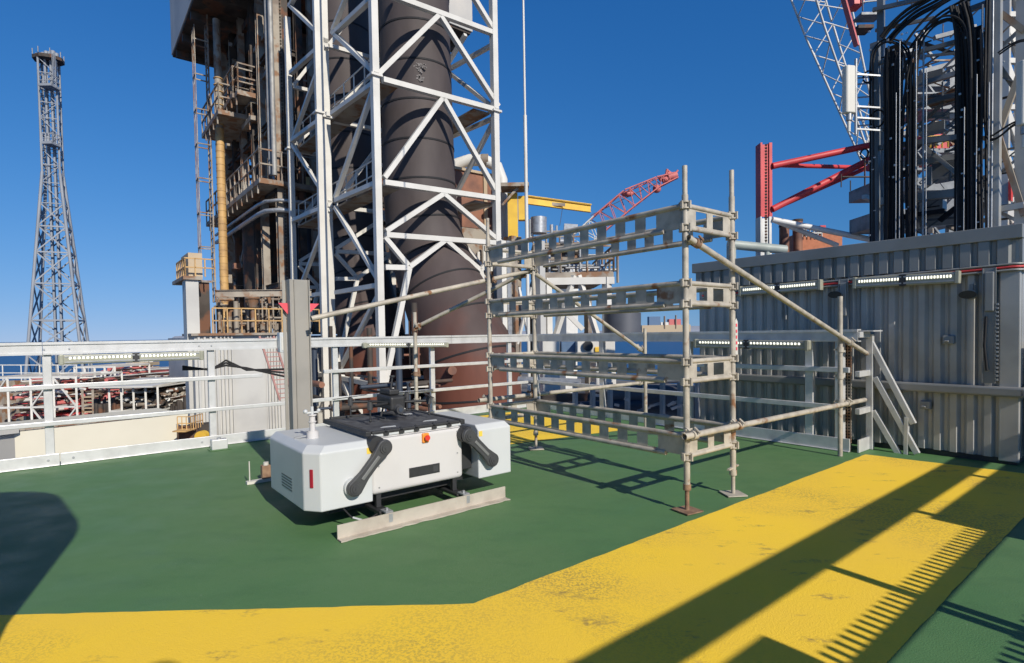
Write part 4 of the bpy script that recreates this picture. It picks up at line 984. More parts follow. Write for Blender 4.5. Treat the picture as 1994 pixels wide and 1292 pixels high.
    # curved ring main under platform
    for z, r in ((8.4, .09), (7.9, .12)):
        m = MB(); m.path([W(8.0, 42, z), W(8.0, 31.3, z), W(8.1, 30.2, z), W(8.6, 29.5, z), W(9.5, 29.4, z), W(13.5, 29.4, z)], r, 8); m.build('ring_pipe', 'galv', t)
    # vessels and pipes inside
    def vess(px, y0, y1, Y, r, mt, nm='vessel'):
        p = pd(px, (y0 + y1) / 2, Y); m = MB(); m.tube((p.x, p.y, pd(px, y1, Y).z), (p.x, p.y, pd(px, y0, Y).z), r, 20); m.build(nm, mt, t)
    vess(520, 420, 640, 34, 1.3, 'dark'); vess(612, 40, 420, 39, 1.2, 'brown'); vess(610, 430, 640, 38, 1.3, 'brown'); vess(575, 130, 330, 39, 1.2, 'dark'); vess(700, -60, 650, 46, 3.4, 'dark')
    vess(486, 512, 640, 42, 1.7, 'dark'); vess(470, 250, 300, 42, .7, 'mid'); vess(545, 30, 330, 42, 1.3, 'dark'); vess(500, 20, 120, 40, 1.4, 'dark'); vess(455, 10, 110, 41, .9, 'dark')
    for k in range(64):
        px = R.choice((456, 470, 485, 508, 516, 538, 560, 590, 600, 606, 618, 626, 640, 552, 566)) + R.uniform(-5, 5); Y = R.uniform(33, 42)
        if px < 500: Y = R.uniform(37, 42)
        y0 = R.uniform(-30, 420); y1 = y0 + R.uniform(60, 260)
        if 478 < px < 512 and (y0 < 500 and y1 > 440): continue
        vess(px, y0, min(y1, 640), Y, R.choice((.07, .1, .14, .19)), R.choice(('mid', 'brown', 'brown', 'brown', 'mid', 'tan', 'ochre')), 'pipe')
    for k in range(95):     # slim pipes and hangers near the sunny face
        px = R.uniform(446, 556); y0 = R.uniform(-20, 560); y1 = y0 + R.uniform(30, 170)
        if 476 < px < 512 and (y0 < 500 and y1 > 440): continue
        vess(px, y0, min(y1, 640), R.uniform(32, 35.5) if px > 520 else R.uniform(36, 40), R.choice((.04, .06, .09, .12)), R.choice(('mid', 'tan', 'galv', 'brown', 'mid', 'ochre')), 'pipe')
    for px, y0, y1 in ((458, 215, 330), (505, 130, 235), (470, 30, 170), (536, 380, 470)):     # small cage ladders
        p = pd(px, y1, 36); q = pd(px, y0, 36); m = MB(); o = AV * .55
        m.bar(p, q, .07); m.bar(p + o, q + o, .07); zz_ = p.z
        while zz_ < q.z: m.bar((p.x, p.y, zz_), Vector((p.x, p.y, zz_)) + o, .045); zz_ += .4
        m.build('ladder', 'mid', t)
    for px, py, L in ((452, 120, 3), (470, 300, 4), (505, 350, 3), (460, 400, 4), (530, 250, 2.5), (480, 60, 4), (520, 480, 3), (455, 560, 4)):
        p = pd(px, py, 35); m = MB(); m.ibeam(p, p + AV * L, .2, .28); m.build('beam', 'mid', t)
    for k in range(26):
        px = R.uniform(440, 640); py = R.choice((R.uniform(0, 150), R.uniform(160, 330), R.uniform(520, 640))); Y = R.uniform(34, 41)
        p = pd(px, py, Y); L = R.uniform(1, 4); v = R.choice((AV, BV)); m = MB(); m.tube(p, p + v * L, R.choice((.05, .08, .12)), 8); m.build('pipe', R.choice(('mid', 'dark', 'brown')), t)
    # finned brown panels glimpsed through the tower
    for px, y0, y1, Y in ((612, 290, 380, 36), (622, 0, 70, 36), (615, 480, 560, 36)):
        p = pd(px, y1, Y); q = pd(px, y0, Y); m = corr(p - AV * 1.0, p + AV * 1.3, p.z, q.z, .26, .16, -BV); m.build('fin_panel', 'brown', t)
    # dark inner walls so the core reads solid
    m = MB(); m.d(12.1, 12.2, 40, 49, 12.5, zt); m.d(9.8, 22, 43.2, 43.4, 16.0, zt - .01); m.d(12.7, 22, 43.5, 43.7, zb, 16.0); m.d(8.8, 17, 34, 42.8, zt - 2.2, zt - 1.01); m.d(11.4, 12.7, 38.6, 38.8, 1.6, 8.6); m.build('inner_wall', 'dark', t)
    m = corr(W(9.5, 33.3), W(13.0, 33.3), 2.2, 8.1, .45, .16, -BV); m.build('inner_cladding', 'navy', t)
    m = MB()   # scattered lamps and fittings catching the sun
    for _ in range(60):
        p = pd(R.uniform(430, 640), R.uniform(20, 640), R.uniform(32, 37)); s_ = R.uniform(.05, .18); m.bar(p, p + ZV * s_, s_, s_ * .7)
    m.build('fittings', 'galv', t)
module()
# ================================================================== CLAD BLOCKS UNDER THE MODULE
def clad_block():
    b = 20.7; a0 = ab(pb(379, 700, b))[0]; a1 = 6.8; zt = 1.5
    t = thing('clad_building', 'pale ribbed metal clad building under the dark steel structure, beyond the left railing', 'building', W(a0, b, -7))
    n = [(a0, a0 + .7, .16), (a0 + .7, a0 + 1.15, .12), (a0 + 2.2, a0 + 2.7, .10), (a0 + 3.4, a1, .15)]
    for s0, s1, pt in n:
        m = corr(W(s0, b), W(s1, b), -7, zt, pt, .07, -BV); m.build('ribbed_wall', 'cladL', t)
    m = MB(); m.d(a0 + 1.15, a1, b + .03, b + .05, -7, zt); m.d(a0, a1, b + .05, b + 1.5, -7, zt); m.d(a0 + 1.5, a1, b + 1.501, 28, -7, zt - .01); m.d(5.5, 20, 28.5, 46, -7, zt - .02); m.build('wall', 'cladL', t)
    m = MB(); m.d(a0 - .1, a1 + .2, b - .15, b + 1.7, zt, zt + .08); m.build('roof', 'mid', t)
    # taller corner block
    z2 = pb(364, 545, 21.2).z; a2 = ab(pb(388, 600, 21.2))[0]; aL = ab(pb(363, 600, 21.2))[0]
    m = MB(); m.d(aL, a2, 21.2, 21.9, -7, z2); s = m.build('tall_block', 'cladL', t)
    m = MB(); m.d(aL - .08, a2 + .1, 21.1, 23.6, z2, z2 + .12); m.build('cap', 'mid', s)
    m = MB(); m.d(a2 + .0, a2 + .45, 21.91, 24.0, zt + .081, z2 - .002); m.build('recess', 'dark', t)
    m = MB(); m.d(aL + .2, a2 + .25, 21.9, 23.4, z2 + .121, z2 + 1.0); m.build('roof_unit', 'tan', t)
    m = MB(); far_rail(m, [W(aL, 23, z2 + .12), W(aL, 21.2, z2 + .12), W(a2 + .5, 21.2, z2 + .12)], .6, .02, .35); m.build('roof_rail', 'ochre', t)
    m = MB(); far_rail(m, [W(a0 + .6, 20.9, zt + .08), W(7.4, 20.9, zt + .08)], .85, .02, .45); m.build('roof_rail', 'ochre', t)
    m = MB()
    for k in range(80):
        p = W(R.uniform(a0 + 1.0, 6.7), R.uniform(21.4, 23), zt + .09); h = R.uniform(.2, 1.6); m.tube(p, p + ZV * h, R.choice((.03, .05, .09)), 8)
        if R.random() < .6: m.tube(p + ZV * h, p + ZV * h + R.choice((AV, BV)) * R.uniform(.3, 1), .05, 8)
    m.build('roof_pipes', 'mid', t)
    m = MB(); p = W(5.2, 21.6, zt + 1.9); m.ibeam(W(4.0, 21.4, 2.95), W(7.3, 21.4, 3.1), .15, .25); m.build('roof_beam', 'mid', t)
    m = MB(); c_ = pd(492, 588, 19.6); m.tube(c_ - ZV * .2, c_ + ZV * .1, .13, 12, .22); m.tube(c_ + ZV * .1, c_ + ZV * .16, .26, 12); m.tube(c_ - ZV * .9, c_ - ZV * .2, .08, 10); m.build('vent_cowl', 'mid', t)
    # inclined ladder in front
    l = thing('access_ladder', 'red inclined access ladder leaning beyond the railing, left of the grey post', 'ladder', pb(540, 780, 14))
    m = MB()
    P0, P1 = pb(505, 655, 14), pb(545, 780, 14); o = AV * .32
    m.bar(P0, P1, .045); m.bar(P0 + o, P1 + o, .045); m.build('stile', M['ladd'], l)
    m = MB()
    for k in range(14): x = P0.lerp(P1, (k + .5) / 14); m.bar(x, x + o, .022)
    m.build('rungs', M['ladd'], l)
clad_block()
def rail_box():
    t = thing('control_box', 'pale grey control box fixed to the left railing beside the grey post', 'control box', pb(557, 700, 7.95))
    p = pb(541, 648, 7.98); q = pb(566, 686, 7.98)
    m = MB(); m.d(ab(p)[0], ab(q)[0], 7.9, 8.03, q.z, p.z); m.build('body', 'dockw', t, .01)
    m = MB(); m.d(ab(p)[0] + .02, ab(p)[0] + .07, 7.893, 7.899, q.z + .03, p.z - .06); m.build('label', 'white', t)
    t = thing('cable_reel', 'loop of dark cables hung under the left railing', 'cable', pb(455, 710, 8.02))
    for k in range(3):
        m = MB(); m.path([pb(355, 720 - k * 3, 8.2), pb(410, 719 + k, 8.2), pb(440, 712 - 5 * k, 8.2), pb(480, 717 + 2 * k, 8.2), pb(560, 735 - 8 * k, 8.2)], .014, 6); m.build('cable', 'black', t)
rail_box()

# ================================================================== LEFT BACKGROUND
def far_tower():
    Y = 120; t = thing('flare_tower', 'tall slim grey lattice tower rising from the sea level far off on the left', 'lattice tower', pd(113, 760, Y))
    s = Y / F
    base = pd(121, 800, Y); c = base.copy()
    def z(y): return pd(105, y, Y).z
    zs = [z(y) for y in (780, 690, 625, 555, 495, 445, 400, 360, 325, 295, 265, 235, 205, 175, 148, 120)]
    def wd(zz):
        k = z(340); 
        return 1.62 if zz >= k else 1.62 + (k - zz) * .083
    cx = base.x
    def corner(i, zz):
        w_ = wd(zz); an = rad(45 + 90 * i + 28); f = 0; return Vector((cx + f + math.cos(an) * w_ * 1.30, Y + math.sin(an) * w_ * 1.30, zz))
    k = z(340)
    for i in range(4):
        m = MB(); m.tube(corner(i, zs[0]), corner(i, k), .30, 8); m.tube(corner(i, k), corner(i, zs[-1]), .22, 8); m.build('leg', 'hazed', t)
    for i in range(4):
        m = MB()
        for q in range(len(zs) - 1):
            z0, z1 = zs[q], zs[q + 1]; j = (i + 1) % 4; r = .14 if q < 6 else .08
            m.bar(corner(i, z0), corner(j, z0), r * 2); mid = (corner(i, z1) + corner(j, z1)) / 2
            if q < 6: m.bar(corner(i, z0), corner(j, z1), r * 1.7); m.bar(corner(j, z0), corner(i, z1), r * 1.7)
            else: m.bar(corner(i, z0) if q % 2 else corner(j, z0), corner(j, z1) if q % 2 else corner(i, z1), r * 1.6)
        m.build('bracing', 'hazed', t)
    m = MB()
    for dx, dy in ((-.7, 0), (.3, .5), (.9, -.4), (0, -1)): m.tube((cx + dx, Y + dy, zs[0]), (cx + dx * .8, Y + dy, zs[-1]), .24, 8)
    m.build('riser_pipes', 'hazed', t)
    m = MB()
    for q in range(90): m.bar((cx - 1.2 , Y - 1.2, zs[0] + q * .75), (cx - .6 , Y - 1.2, zs[0] + q * .75), .12)
    m.build('ladder', 'hazed', t)

    zt = zs[-1]; m = MB(); m.prism([(cx + math.cos(k * math.pi / 4) * 2.9, Y + math.sin(k * math.pi / 4) * 2.5, zt) for k in range(8)], (0, 0, .7)); m.build('platform', 'dark', t)
    m = MB()
    for k in range(8): an = k * math.pi / 4; m.tube((cx + math.cos(an) * 2.6, Y + math.sin(an) * 2.6, zt + .7), (cx + math.cos(an) * 2.6, Y + math.sin(an) * 2.6, zt + 1.9), .10, 6)
    for k in range(6): m.tube((cx - 1.8 + k * .7, Y, zt + .7), (cx - 1.8 + k * .7, Y, zt + 1.4 + 1.0 * R.random()), .45, 8)
    m.build('flare_tips', 'hazed', t)
    for y, x0, x1 in ((178, .3, 3.0), (288, .5, 2.6)):
        m = MB(); m.bar((cx + x0, Y - 2, z(y)), (cx + x1, Y - 2, z(y)), 2.6, .5)
        far_rail(m, [(cx + x0, Y - 3, z(y)), (cx + x1, Y - 3, z(y)), (cx + x1, Y - 1, z(y))], 2, .07, .8)
        for k in range(3): m.tube((cx + x1 - .3 * k, Y - 2, z(y)), (cx + x1 - .3 * k, Y - 2, z(y) + (7 if y < 200 else 2)), .08, 6)
        m.build('side_platform', 'hazed', t)
far_tower()
def red_modules():
    def frame(px0, px1, y0, y1, Y, dep, nx, nz, mf, mi, lab, grp, dens=30, name='pipework_module', cat='module'):
        p = pd(px0, y0, Y); q = pd(px1, y1, Y); x0, x1, zt, zb = p.x, q.x, p.z, q.z
        t = thing(name, lab, cat, ((x0 + x1) / 2, Y, -7), grp); w_ = .0032 * Y
        for i in range(nx + 1):
            x = x0 + (x1 - x0) * i / nx
            for yy in (Y, Y + dep): m = MB(); m.bar((x, yy, -7), (x, yy, zt), w_); m.build('post', mf, t)
        for k in range(nz + 1):
            z = zb + (zt - zb) * k / nz
            m = MB(); m.bar((x0, Y, z), (x1, Y, z), w_); m.bar((x0, Y + dep, z), (x1, Y + dep, z), w_)
            for i in range(nx + 1): x = x0 + (x1 - x0) * i / nx; m.bar((x, Y, z), (x, Y + dep, z), w_ * .8)
            m.build('beam', mf, t)
        m = MB()
        for i in range(nx):
            xa = x0 + (x1 - x0) * i / nx; xb = x0 + (x1 - x0) * (i + 1) / nx
            for k in range(nz):
                za = zb + (zt - zb) * k / nz; zc = zb + (zt - zb) * (k + 1) / nz
                if R.random() < (.55 if Y > 31 else .12): m.bar((xa, Y - .02, za if (i + k) % 2 else zc), (xb, Y - .02, zc if (i + k) % 2 else za), w_ * .7)
        m.build('bracing', mf, t)
        for c in range(len(mi)):
            m = MB()
            for _ in range(dens):
                x = R.uniform(x0, x1); z = R.uniform(zb, zt - .2); L = R.uniform(.5, 3); r = R.choice((.04, .06, .09, .14)) * Y / 40
                if R.random() < .6: m.tube((x, Y + R.uniform(.3, dep), z), (min(x + L, x1), Y + R.uniform(.3, dep), z), r, 8)
                else: m.tube((x, Y + R.uniform(.3, dep), z), (x, Y + R.uniform(.3, dep) * 0 + Y * 0 + (Y + dep * .5), max(zb, z - L)), r, 8)
            m.build('pipes', mi[c], t)
        return t, x0, x1, zt, zb
    g = 'pipework modules beyond the left railing'
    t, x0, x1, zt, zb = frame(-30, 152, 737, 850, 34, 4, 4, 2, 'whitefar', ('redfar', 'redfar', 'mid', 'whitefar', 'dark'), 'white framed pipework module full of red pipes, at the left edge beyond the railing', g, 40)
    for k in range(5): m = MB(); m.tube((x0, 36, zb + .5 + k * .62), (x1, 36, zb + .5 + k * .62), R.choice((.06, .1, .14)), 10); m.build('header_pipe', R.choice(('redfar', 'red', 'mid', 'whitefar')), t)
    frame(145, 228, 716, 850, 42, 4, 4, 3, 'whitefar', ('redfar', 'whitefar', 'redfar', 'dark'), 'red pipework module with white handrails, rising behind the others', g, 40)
    t, x0, x1, zt, zb = frame(212, 308, 755, 800, 30, 4, 4, 1, 'white', ('mid', 'dark', 'whitefar'), 'small cream framed module with dark machinery, between red module and clad building', g, 60)
    m = MB(); m.d(0, 0, 0, 0, 0, 0) if False else m.box6([Vector(v) for v in ((x0 - .8, 29.6, zt), (x1, 29.6, zt), (x1, 34, zt + .15), (x0 - .8, 34, zt + .15), (x0 - .8, 29.6, zt + .08), (x1, 29.6, zt + .08), (x1, 34, zt + .23), (x0 - .8, 34, zt + .23))]); m.build('roof', 'white', t)
    m = MB()
    for _ in range(70): x = R.uniform(x0 - 1.5, x1 + 2.0); m.tube((x, 31, zb - 1.6), (x, 31, zb + R.uniform(0, .8)), R.choice((.05, .1, .15)), 6)
    m.build('machinery', 'dark', t)
    frame(300, 366, 742, 812, 38, 4, 3, 1, 'whitefar', ('tan', 'whitefar', 'mid'), 'cream low module with tan louvres next to the clad building', g, 30)
    # back sheet, deck planks and rails give the modules depth
    for (px0, px1, y0, Y_, nm) in ((-30, 150, 742, 38.5, 'a'), (212, 366, 760, 43, 'b')):
        P_ = pd(px0, y0, Y_); Q_ = pd(px1, y0, Y_); tt = thing('bulkhead', 'dark steel bulkhead behind the %s' % ('red pipework at the left edge' if nm == 'a' else 'cream framed machinery'), 'bulkhead', (P_ + Q_) / 2)
        m = corr((P_.x, Y_, 0), (Q_.x, Y_, 0), -7, P_.z, .5, .15, (0, -1, 0)); m.build('sheet', 'mid', tt)
        m = MB(); far_rail(m, [P_, Q_], 1.1, .03, 1.2); m.build('guard_rail', 'whitefar', tt)
    # stair between modules
    t = thing('stair_tower', 'narrow grey stair tower with many treads between red pipework and cream module', 'stairs', pd(178, 850, 33))
    m = MB(); p0 = pd(168, 768, 33); p1 = pd(188, 768, 33); zb = pd(178, 830, 33).z; z = zb
    while z < p0.z: m.bar((p0.x, 33, z), (p1.x, 33, z), .6, .07); z += .22
    m.build('treads', 'tan', t)
    m = MB(); m.bar((p0.x, 32.7, -7), (p0.x, 32.7, p0.z + .3), .12); m.bar((p1.x, 32.7, -7), (p1.x, 32.7, p0.z + .3), .12); m.build('stringer', 'mid', t)
    # small radar mast on the sea line
    t = thing('mast_head', 'small grey antenna mast head standing between the modules against the sea', 'mast', pd(277, 780, 60))
    for y0, y1 in ((706, 712), (715, 721), (726, 730)):
        m = MB(); p, q = pd(257, y0, 60), pd(299, y0, 60); m.box6([Vector((x, yy, z)) for z in (pd(277, y1, 60).z, p.z) for x, yy in ((p.x, 59), (q.x, 59), (q.x, 61), (p.x, 61))]); m.build('platform', 'tan', t)
    m = MB()
    for px in (262, 270, 277, 285, 294): m.bar(pd(px, 704, 60), pd(px, 800, 60), .35)
    m.build('legs', 'whitefar', t)
    # long pale deck wall nearer the rail
    Y = 15
    t = thing('deckhouse_wall', 'long cream deckhouse wall below the left railing', 'wall', pd(200, 900, Y))
    P = pd(28, 842, 13.2); Q = pd(366, 806, 16.2); P2 = P.copy(); Q2 = Q.copy(); n = Vector((-(Q - P).y, (Q - P).x, 0)).normalized() * .3
    m = MB(); m.box6([Vector((v.x, v.y, -7)) for v in (P, Q, Q + n * 8, P + n * 8)] + [P, Q, Q + n * 8, P + n * 8]); m.build('wall', M['cream'], t)
    m = MB()
    for k in range(24): x = P.lerp(Q, (k + .5) / 24); m.bar(x + ZV * .02 + n * .2, x + ZV * .1 + n * .2, .25, .12)
    m.build('coping_blocks', 'mid', t)
    m = MB(); P_ = pd(-40, 850, 12.4); Q_ = P; m.box6([Vector((v.x, v.y, -7)) for v in (P_, Q_, Q_ + n * 8, P_ + n * 8)] + [P_ - ZV * .05, Q_ - ZV * .05, Q_ + n * 8 - ZV * .05, P_ + n * 8 - ZV * .05]); m.build('end_wall', 'cladL', t)
    m = MB(); m.bar(P_ + ZV * 0.04, Q_ + ZV * .04, .25, .12); m.build('coping', 'white', t)
    # yellow caged platform at the end of the wall
    t = thing('yellow_platform', 'little yellow caged platform at the end of the cream wall', 'platform', pd(362, 850, 15.5))
    p = pd(346, 838, 15.6); q = pd(372, 838, 15.6)
    m = MB(); far_rail(m, [p, q, q + Vector((0, .6, 0))], .38, .012, .13); m.bar(p, q, .5, .03); m.build('cage', 'ochre', t)
    m = MB(); p = pd(390, 852, 15.6); m.tube(p, p + Vector((0, .2, 0)), .17, 18); m.build('hose_reel', 'yel', t)
    m = MB(); p = pd(380, 850, 16.2); m.bar(p - ZV * 1.2, p + ZV * .35, .9, .5); m.build('plinth', 'dark', t)
M['cream'] = mat('cream_wall', (.66, .62, .50), .6, col2=(.62, .58, .465), scale=.7)
red_modules()

# ================================================================== CENTRE / RIGHT BACKGROUND
def mast():
    p = pd(1020, 0, 14); t = thing('whip_antenna', 'very thin white whip antenna mast rising right of the lattice tower', 'antenna', (pd(1029, 700, 14).x, 14, -7))
    x = pd(1029, 660, 14).x
    m = MB(); m.tube((x, 14, -7), (x, 14, pd(1027, 225, 14).z), .045, 10); m.build('lower_tube', 'white', t)
    m = MB(); m.tube((x, 14, pd(1027, 225, 14).z), (x, 14, 14), .028, 8, .02); m.build('upper_tube', 'white', t)
mast()
def jib():
    Y = 26; t = thing('jib_crane', 'bright yellow jib crane with a long horizontal arm against the sky', 'crane', pd(1000, 470, Y))
    def box(px0, py0, px1, py1, d_, nm, mt='yel', Yy=Y):
        p, q = pd(px0, py0, Yy), pd(px1, py1, Yy); m = MB(); m.box6([Vector((x, yy, z)) for z in (q.z, p.z) for x, yy in ((p.x, Yy), (q.x, Yy), (q.x, Yy + d_), (p.x, Yy + d_))]); return m.build(nm, mt, t)
    box(988, 376, 1009, 462, .5, 'column'); box(1009, 382, 1024, 428, .4, 'knee')
    m = MB(); P, Q = pd(1024, 390, Y + .2), pd(1150, 407, Y + 1.5); m.ibeam(P, Q, .18, .36); m.build('arm', 'yel', t)
    m = MB(); m.bar(P + ZV * .2, Q + ZV * .2, .22, .03); m.build('arm_top', 'yel', t)
    m = MB(); c = P.lerp(Q, .48); m.bar(c - Vector((.35, .12, 0)), c + Vector((.35, -.08, -.05)), .02, .15); m.build('worn_plate', 'mid', t)
    m = MB(); m.tube(P.lerp(Q, .55) - ZV * .2, pd(1090, 440, Y + .8), .012, 6); m.build('hoist_chain', 'dark', t)
    box(975, 356, 1030, 362, 1.2, 'canopy', 'mid', Y - .6)
    m = MB(); m.bar(pd(1012, 362, Y - .3), pd(978, 400, Y - .3), .1); m.build('strut', 'mid', t)
    m = MB(); m.bar(pd(998, 462, Y + .25), pd(998, 900, Y + .25), .6); m.build('pedestal', 'mid', t)
jib()
def lattice_boom(name, lab, cat, path, wds, mts, r, Y, n, extra=None, up=None, side=None):
    t = thing(name, lab, cat, path[0]); P = [Vector(p) for p in path]
    for sgm in range(len(P) - 1):
        p, q = P[sgm], P[sgm + 1]; d_ = (q - p).normalized(); x = (side or Vector((0, 1, 0))); y = d_.cross(x).normalized(); x = y.cross(d_).normalized(); w0, w1 = wds[sgm], wds[sgm + 1]
        cs = [(-1, -1), (1, -1), (1, 1), (-1, 1)]
        def pt(i, f): w_ = w0 + (w1 - w0) * f; return p.lerp(q, f) + (x * cs[i][0] + y * cs[i][1]) * w_ / 2
        for i in range(4): m = MB(); m.tube(pt(i, 0), pt(i, 1), r, 6); m.build('chord', mts[sgm], t)
        m = MB(); k = n[sgm]
        for i in range(4):
            j = (i + 1) % 4
            for s in range(k):
                f0, f1 = s / k, (s + 1) / k
                m.tube(pt(i, f0) if s % 2 else pt(j, f0), pt(j, f1) if s % 2 else pt(i, f1), r * .6, 5)
        m.build('lacing', mts[sgm], t)
    return t
def crane_far():
    Y = 70; path = [pd(1105, 492, Y), pd(1165, 438, Y), pd(1222, 390, Y), pd(1280, 356, Y), pd(1318, 342, Y)]
    t = lattice_boom('crane_boom', 'distant red and white lattice crane boom pointing up right behind the scaffold', 'crane', path, [2.2, 2.3, 2.3, 1.2, .6], ['whitefar', 'redfar', 'redfar', 'redfar'], .085, Y, [6, 6, 7, 4])
    m = MB(); c = pd(1222, 378, Y); m.ball(c, .55, 10, (1.5, 1, .7)); m.ball(pd(1279, 368, Y), .55, 10); m.build('sheave', 'redfar', t)
    m = MB()
    for p_, q_, r_ in (((1318, 342), (1290, 352), .5), ((1318, 342), (1300, 345), .7), ((1296, 346), (1299, 330), .22), ((1310, 345), (1320, 332), .18), ((1300, 338), (1318, 340), .3), ((1284, 350), (1300, 342), .45), ((1299, 331), (1310, 340), .15)): m.tube(pd(*p_, Y), pd(*q_, Y), r_ * .7, 8)
    m.build('boom_head', 'redfar', t)
    m = MB(); m.tube(path[3], pd(1150, 420, Y), .04, 5); m.build('hoist_wire', 'dark', t)
    m = MB(); m.bar(path[0], pd(1100, 900, Y), 2); m.build('pedestal', 'whitefar', t)
crane_far()
def plat_struct():
    t = thing('platform_structure', 'white legged open platform with pipes and a silver tank, seen through the scaffold', 'platform', pd(1120, 700, 24))
    Y = 24
    def X(px, py, yy=Y): return pd(px, py, yy)
    zdeck = X(1120, 530).z
    x0, x1 = X(1040, 530).x, X(1195, 530).x
    m = MB(); m.box6([Vector((x, y, z)) for z in (zdeck - .25, zdeck) for x, y in ((x0, Y), (x1, Y), (x1, Y + 6), (x0, Y + 6))]); m.build('deck_slab', 'mid', t)
    m = MB(); m.bar((x0, Y - .1, zdeck - .4), (x1, Y - .1, zdeck - .4), .12, .3); m.build('edge_beam', 'white', t)
    for px in (1046, 1066, 1182):
        m = MB(); x = X(px, 600).x; m.bar((x, Y, -7), (x, Y, zdeck - .25), .3); m.build('leg', 'white', t)
        m = MB(); m.bar((x, Y + 6, -7), (x, Y + 6, zdeck - .25), .3); m.build('leg', 'mid', t)
    for p, q in (((1118, 537), (1080, 660)), ((1126, 537), (1165, 660)), ((1108, 615), (1135, 642))):
        m = MB(); m.bar(X(*p), X(*q), .2); m.build('brace', 'white', t)
    m = MB(); far_rail(m, [(x0, Y, zdeck), (x1, Y, zdeck), (x1, Y + 6, zdeck)], 1.1, .035, 1.0); m.bar((x1 + .15, Y - .1, zdeck - .5), (x1 + .15, Y - .1, zdeck + 2.2), .08); m.build('guard_rail', 'mid', t)
    for k, yv in enumerate((465, 492)):
        z = X(1100, yv).z; m = MB(); m.box6([Vector((x, y, zz)) for zz in (z - .12, z) for x, y in ((x0, Y + 1), (x1 - 1, Y + 1), (x1 - 1, Y + 5), (x0, Y + 5))]); far_rail(m, [(x0, Y + 1, z), (x1 - 1, Y + 1, z)], .5 if k == 0 else .4, .03, .6); m.build('upper_level', 'mid', t)
    m = MB()
    for _ in range(46):
        x = R.uniform(x0, x1 - .4); z = R.uniform(zdeck, X(1100, 455).z); y = Y + R.uniform(.6, 4); 
        if R.random() < .5: m.tube((x, y, z), (x + R.uniform(.3, 1.6), y, z), R.choice((.05, .08, .14)), 8)
        else: m.tube((x, y, zdeck), (x, y, z), R.choice((.05, .08)), 8)
    m.build('pipes', 'galv', t)
    m = MB(); m.tube(X(1049, 455, 25), X(1049, 424, 25), .36, 20); m.build('tank', 'galv', t)
    m = MB(); m.tube(X(1034, 465, 25), X(1034, 428, 25), .1, 10); m.build('vent', 'white', t)
    m = MB(); p = X(1098, 443, 25); m.bar(p, p + Vector((.6, 0, -.05)), .3, .28); m.tube(X(1074, 460, 25), X(1074, 438, 25), .08, 8); m.tube(X(1084, 460, 25), X(1084, 440, 25), .05, 8); m.build('fittings', 'galv', t)
    m = MB(); m.tube(X(1212, 665, 22), X(1212, 610, 22), .72, 24); m.build('vessel', 'tarp', t)
    # steel columns near the mast
    t = thing('steel_columns', 'group of pale steel columns and struts right of the white tower foot', 'steel frame', pd(985, 700, 22))
    for px, wd, mt in ((980, .34, 'white'), (990, .2, 'galv'), (1004, .16, 'mid'), (1053, .28, 'cladL')):
        m = MB(); x = pd(px, 600, 22).x; m.bar((x, 22, -7), (x, 22, pd(px, 470, 22).z), wd); m.build('column', mt, t)
    m = MB(); m.bar(pd(1010, 560, 22), pd(1030, 660, 22), .1); m.bar(pd(1035, 560, 22), pd(1000, 700, 22), .1); m.build('strut', 'white', t)
    m = MB()
    for _ in range(24): p = pd(R.uniform(885, 960), R.uniform(455, 640), R.uniform(25, 28)); m.tube(p, p - ZV * R.uniform(.6, 2.4), R.choice((.08, .12)), 8)
    m.build('pipe', 'white', t)
plat_struct()
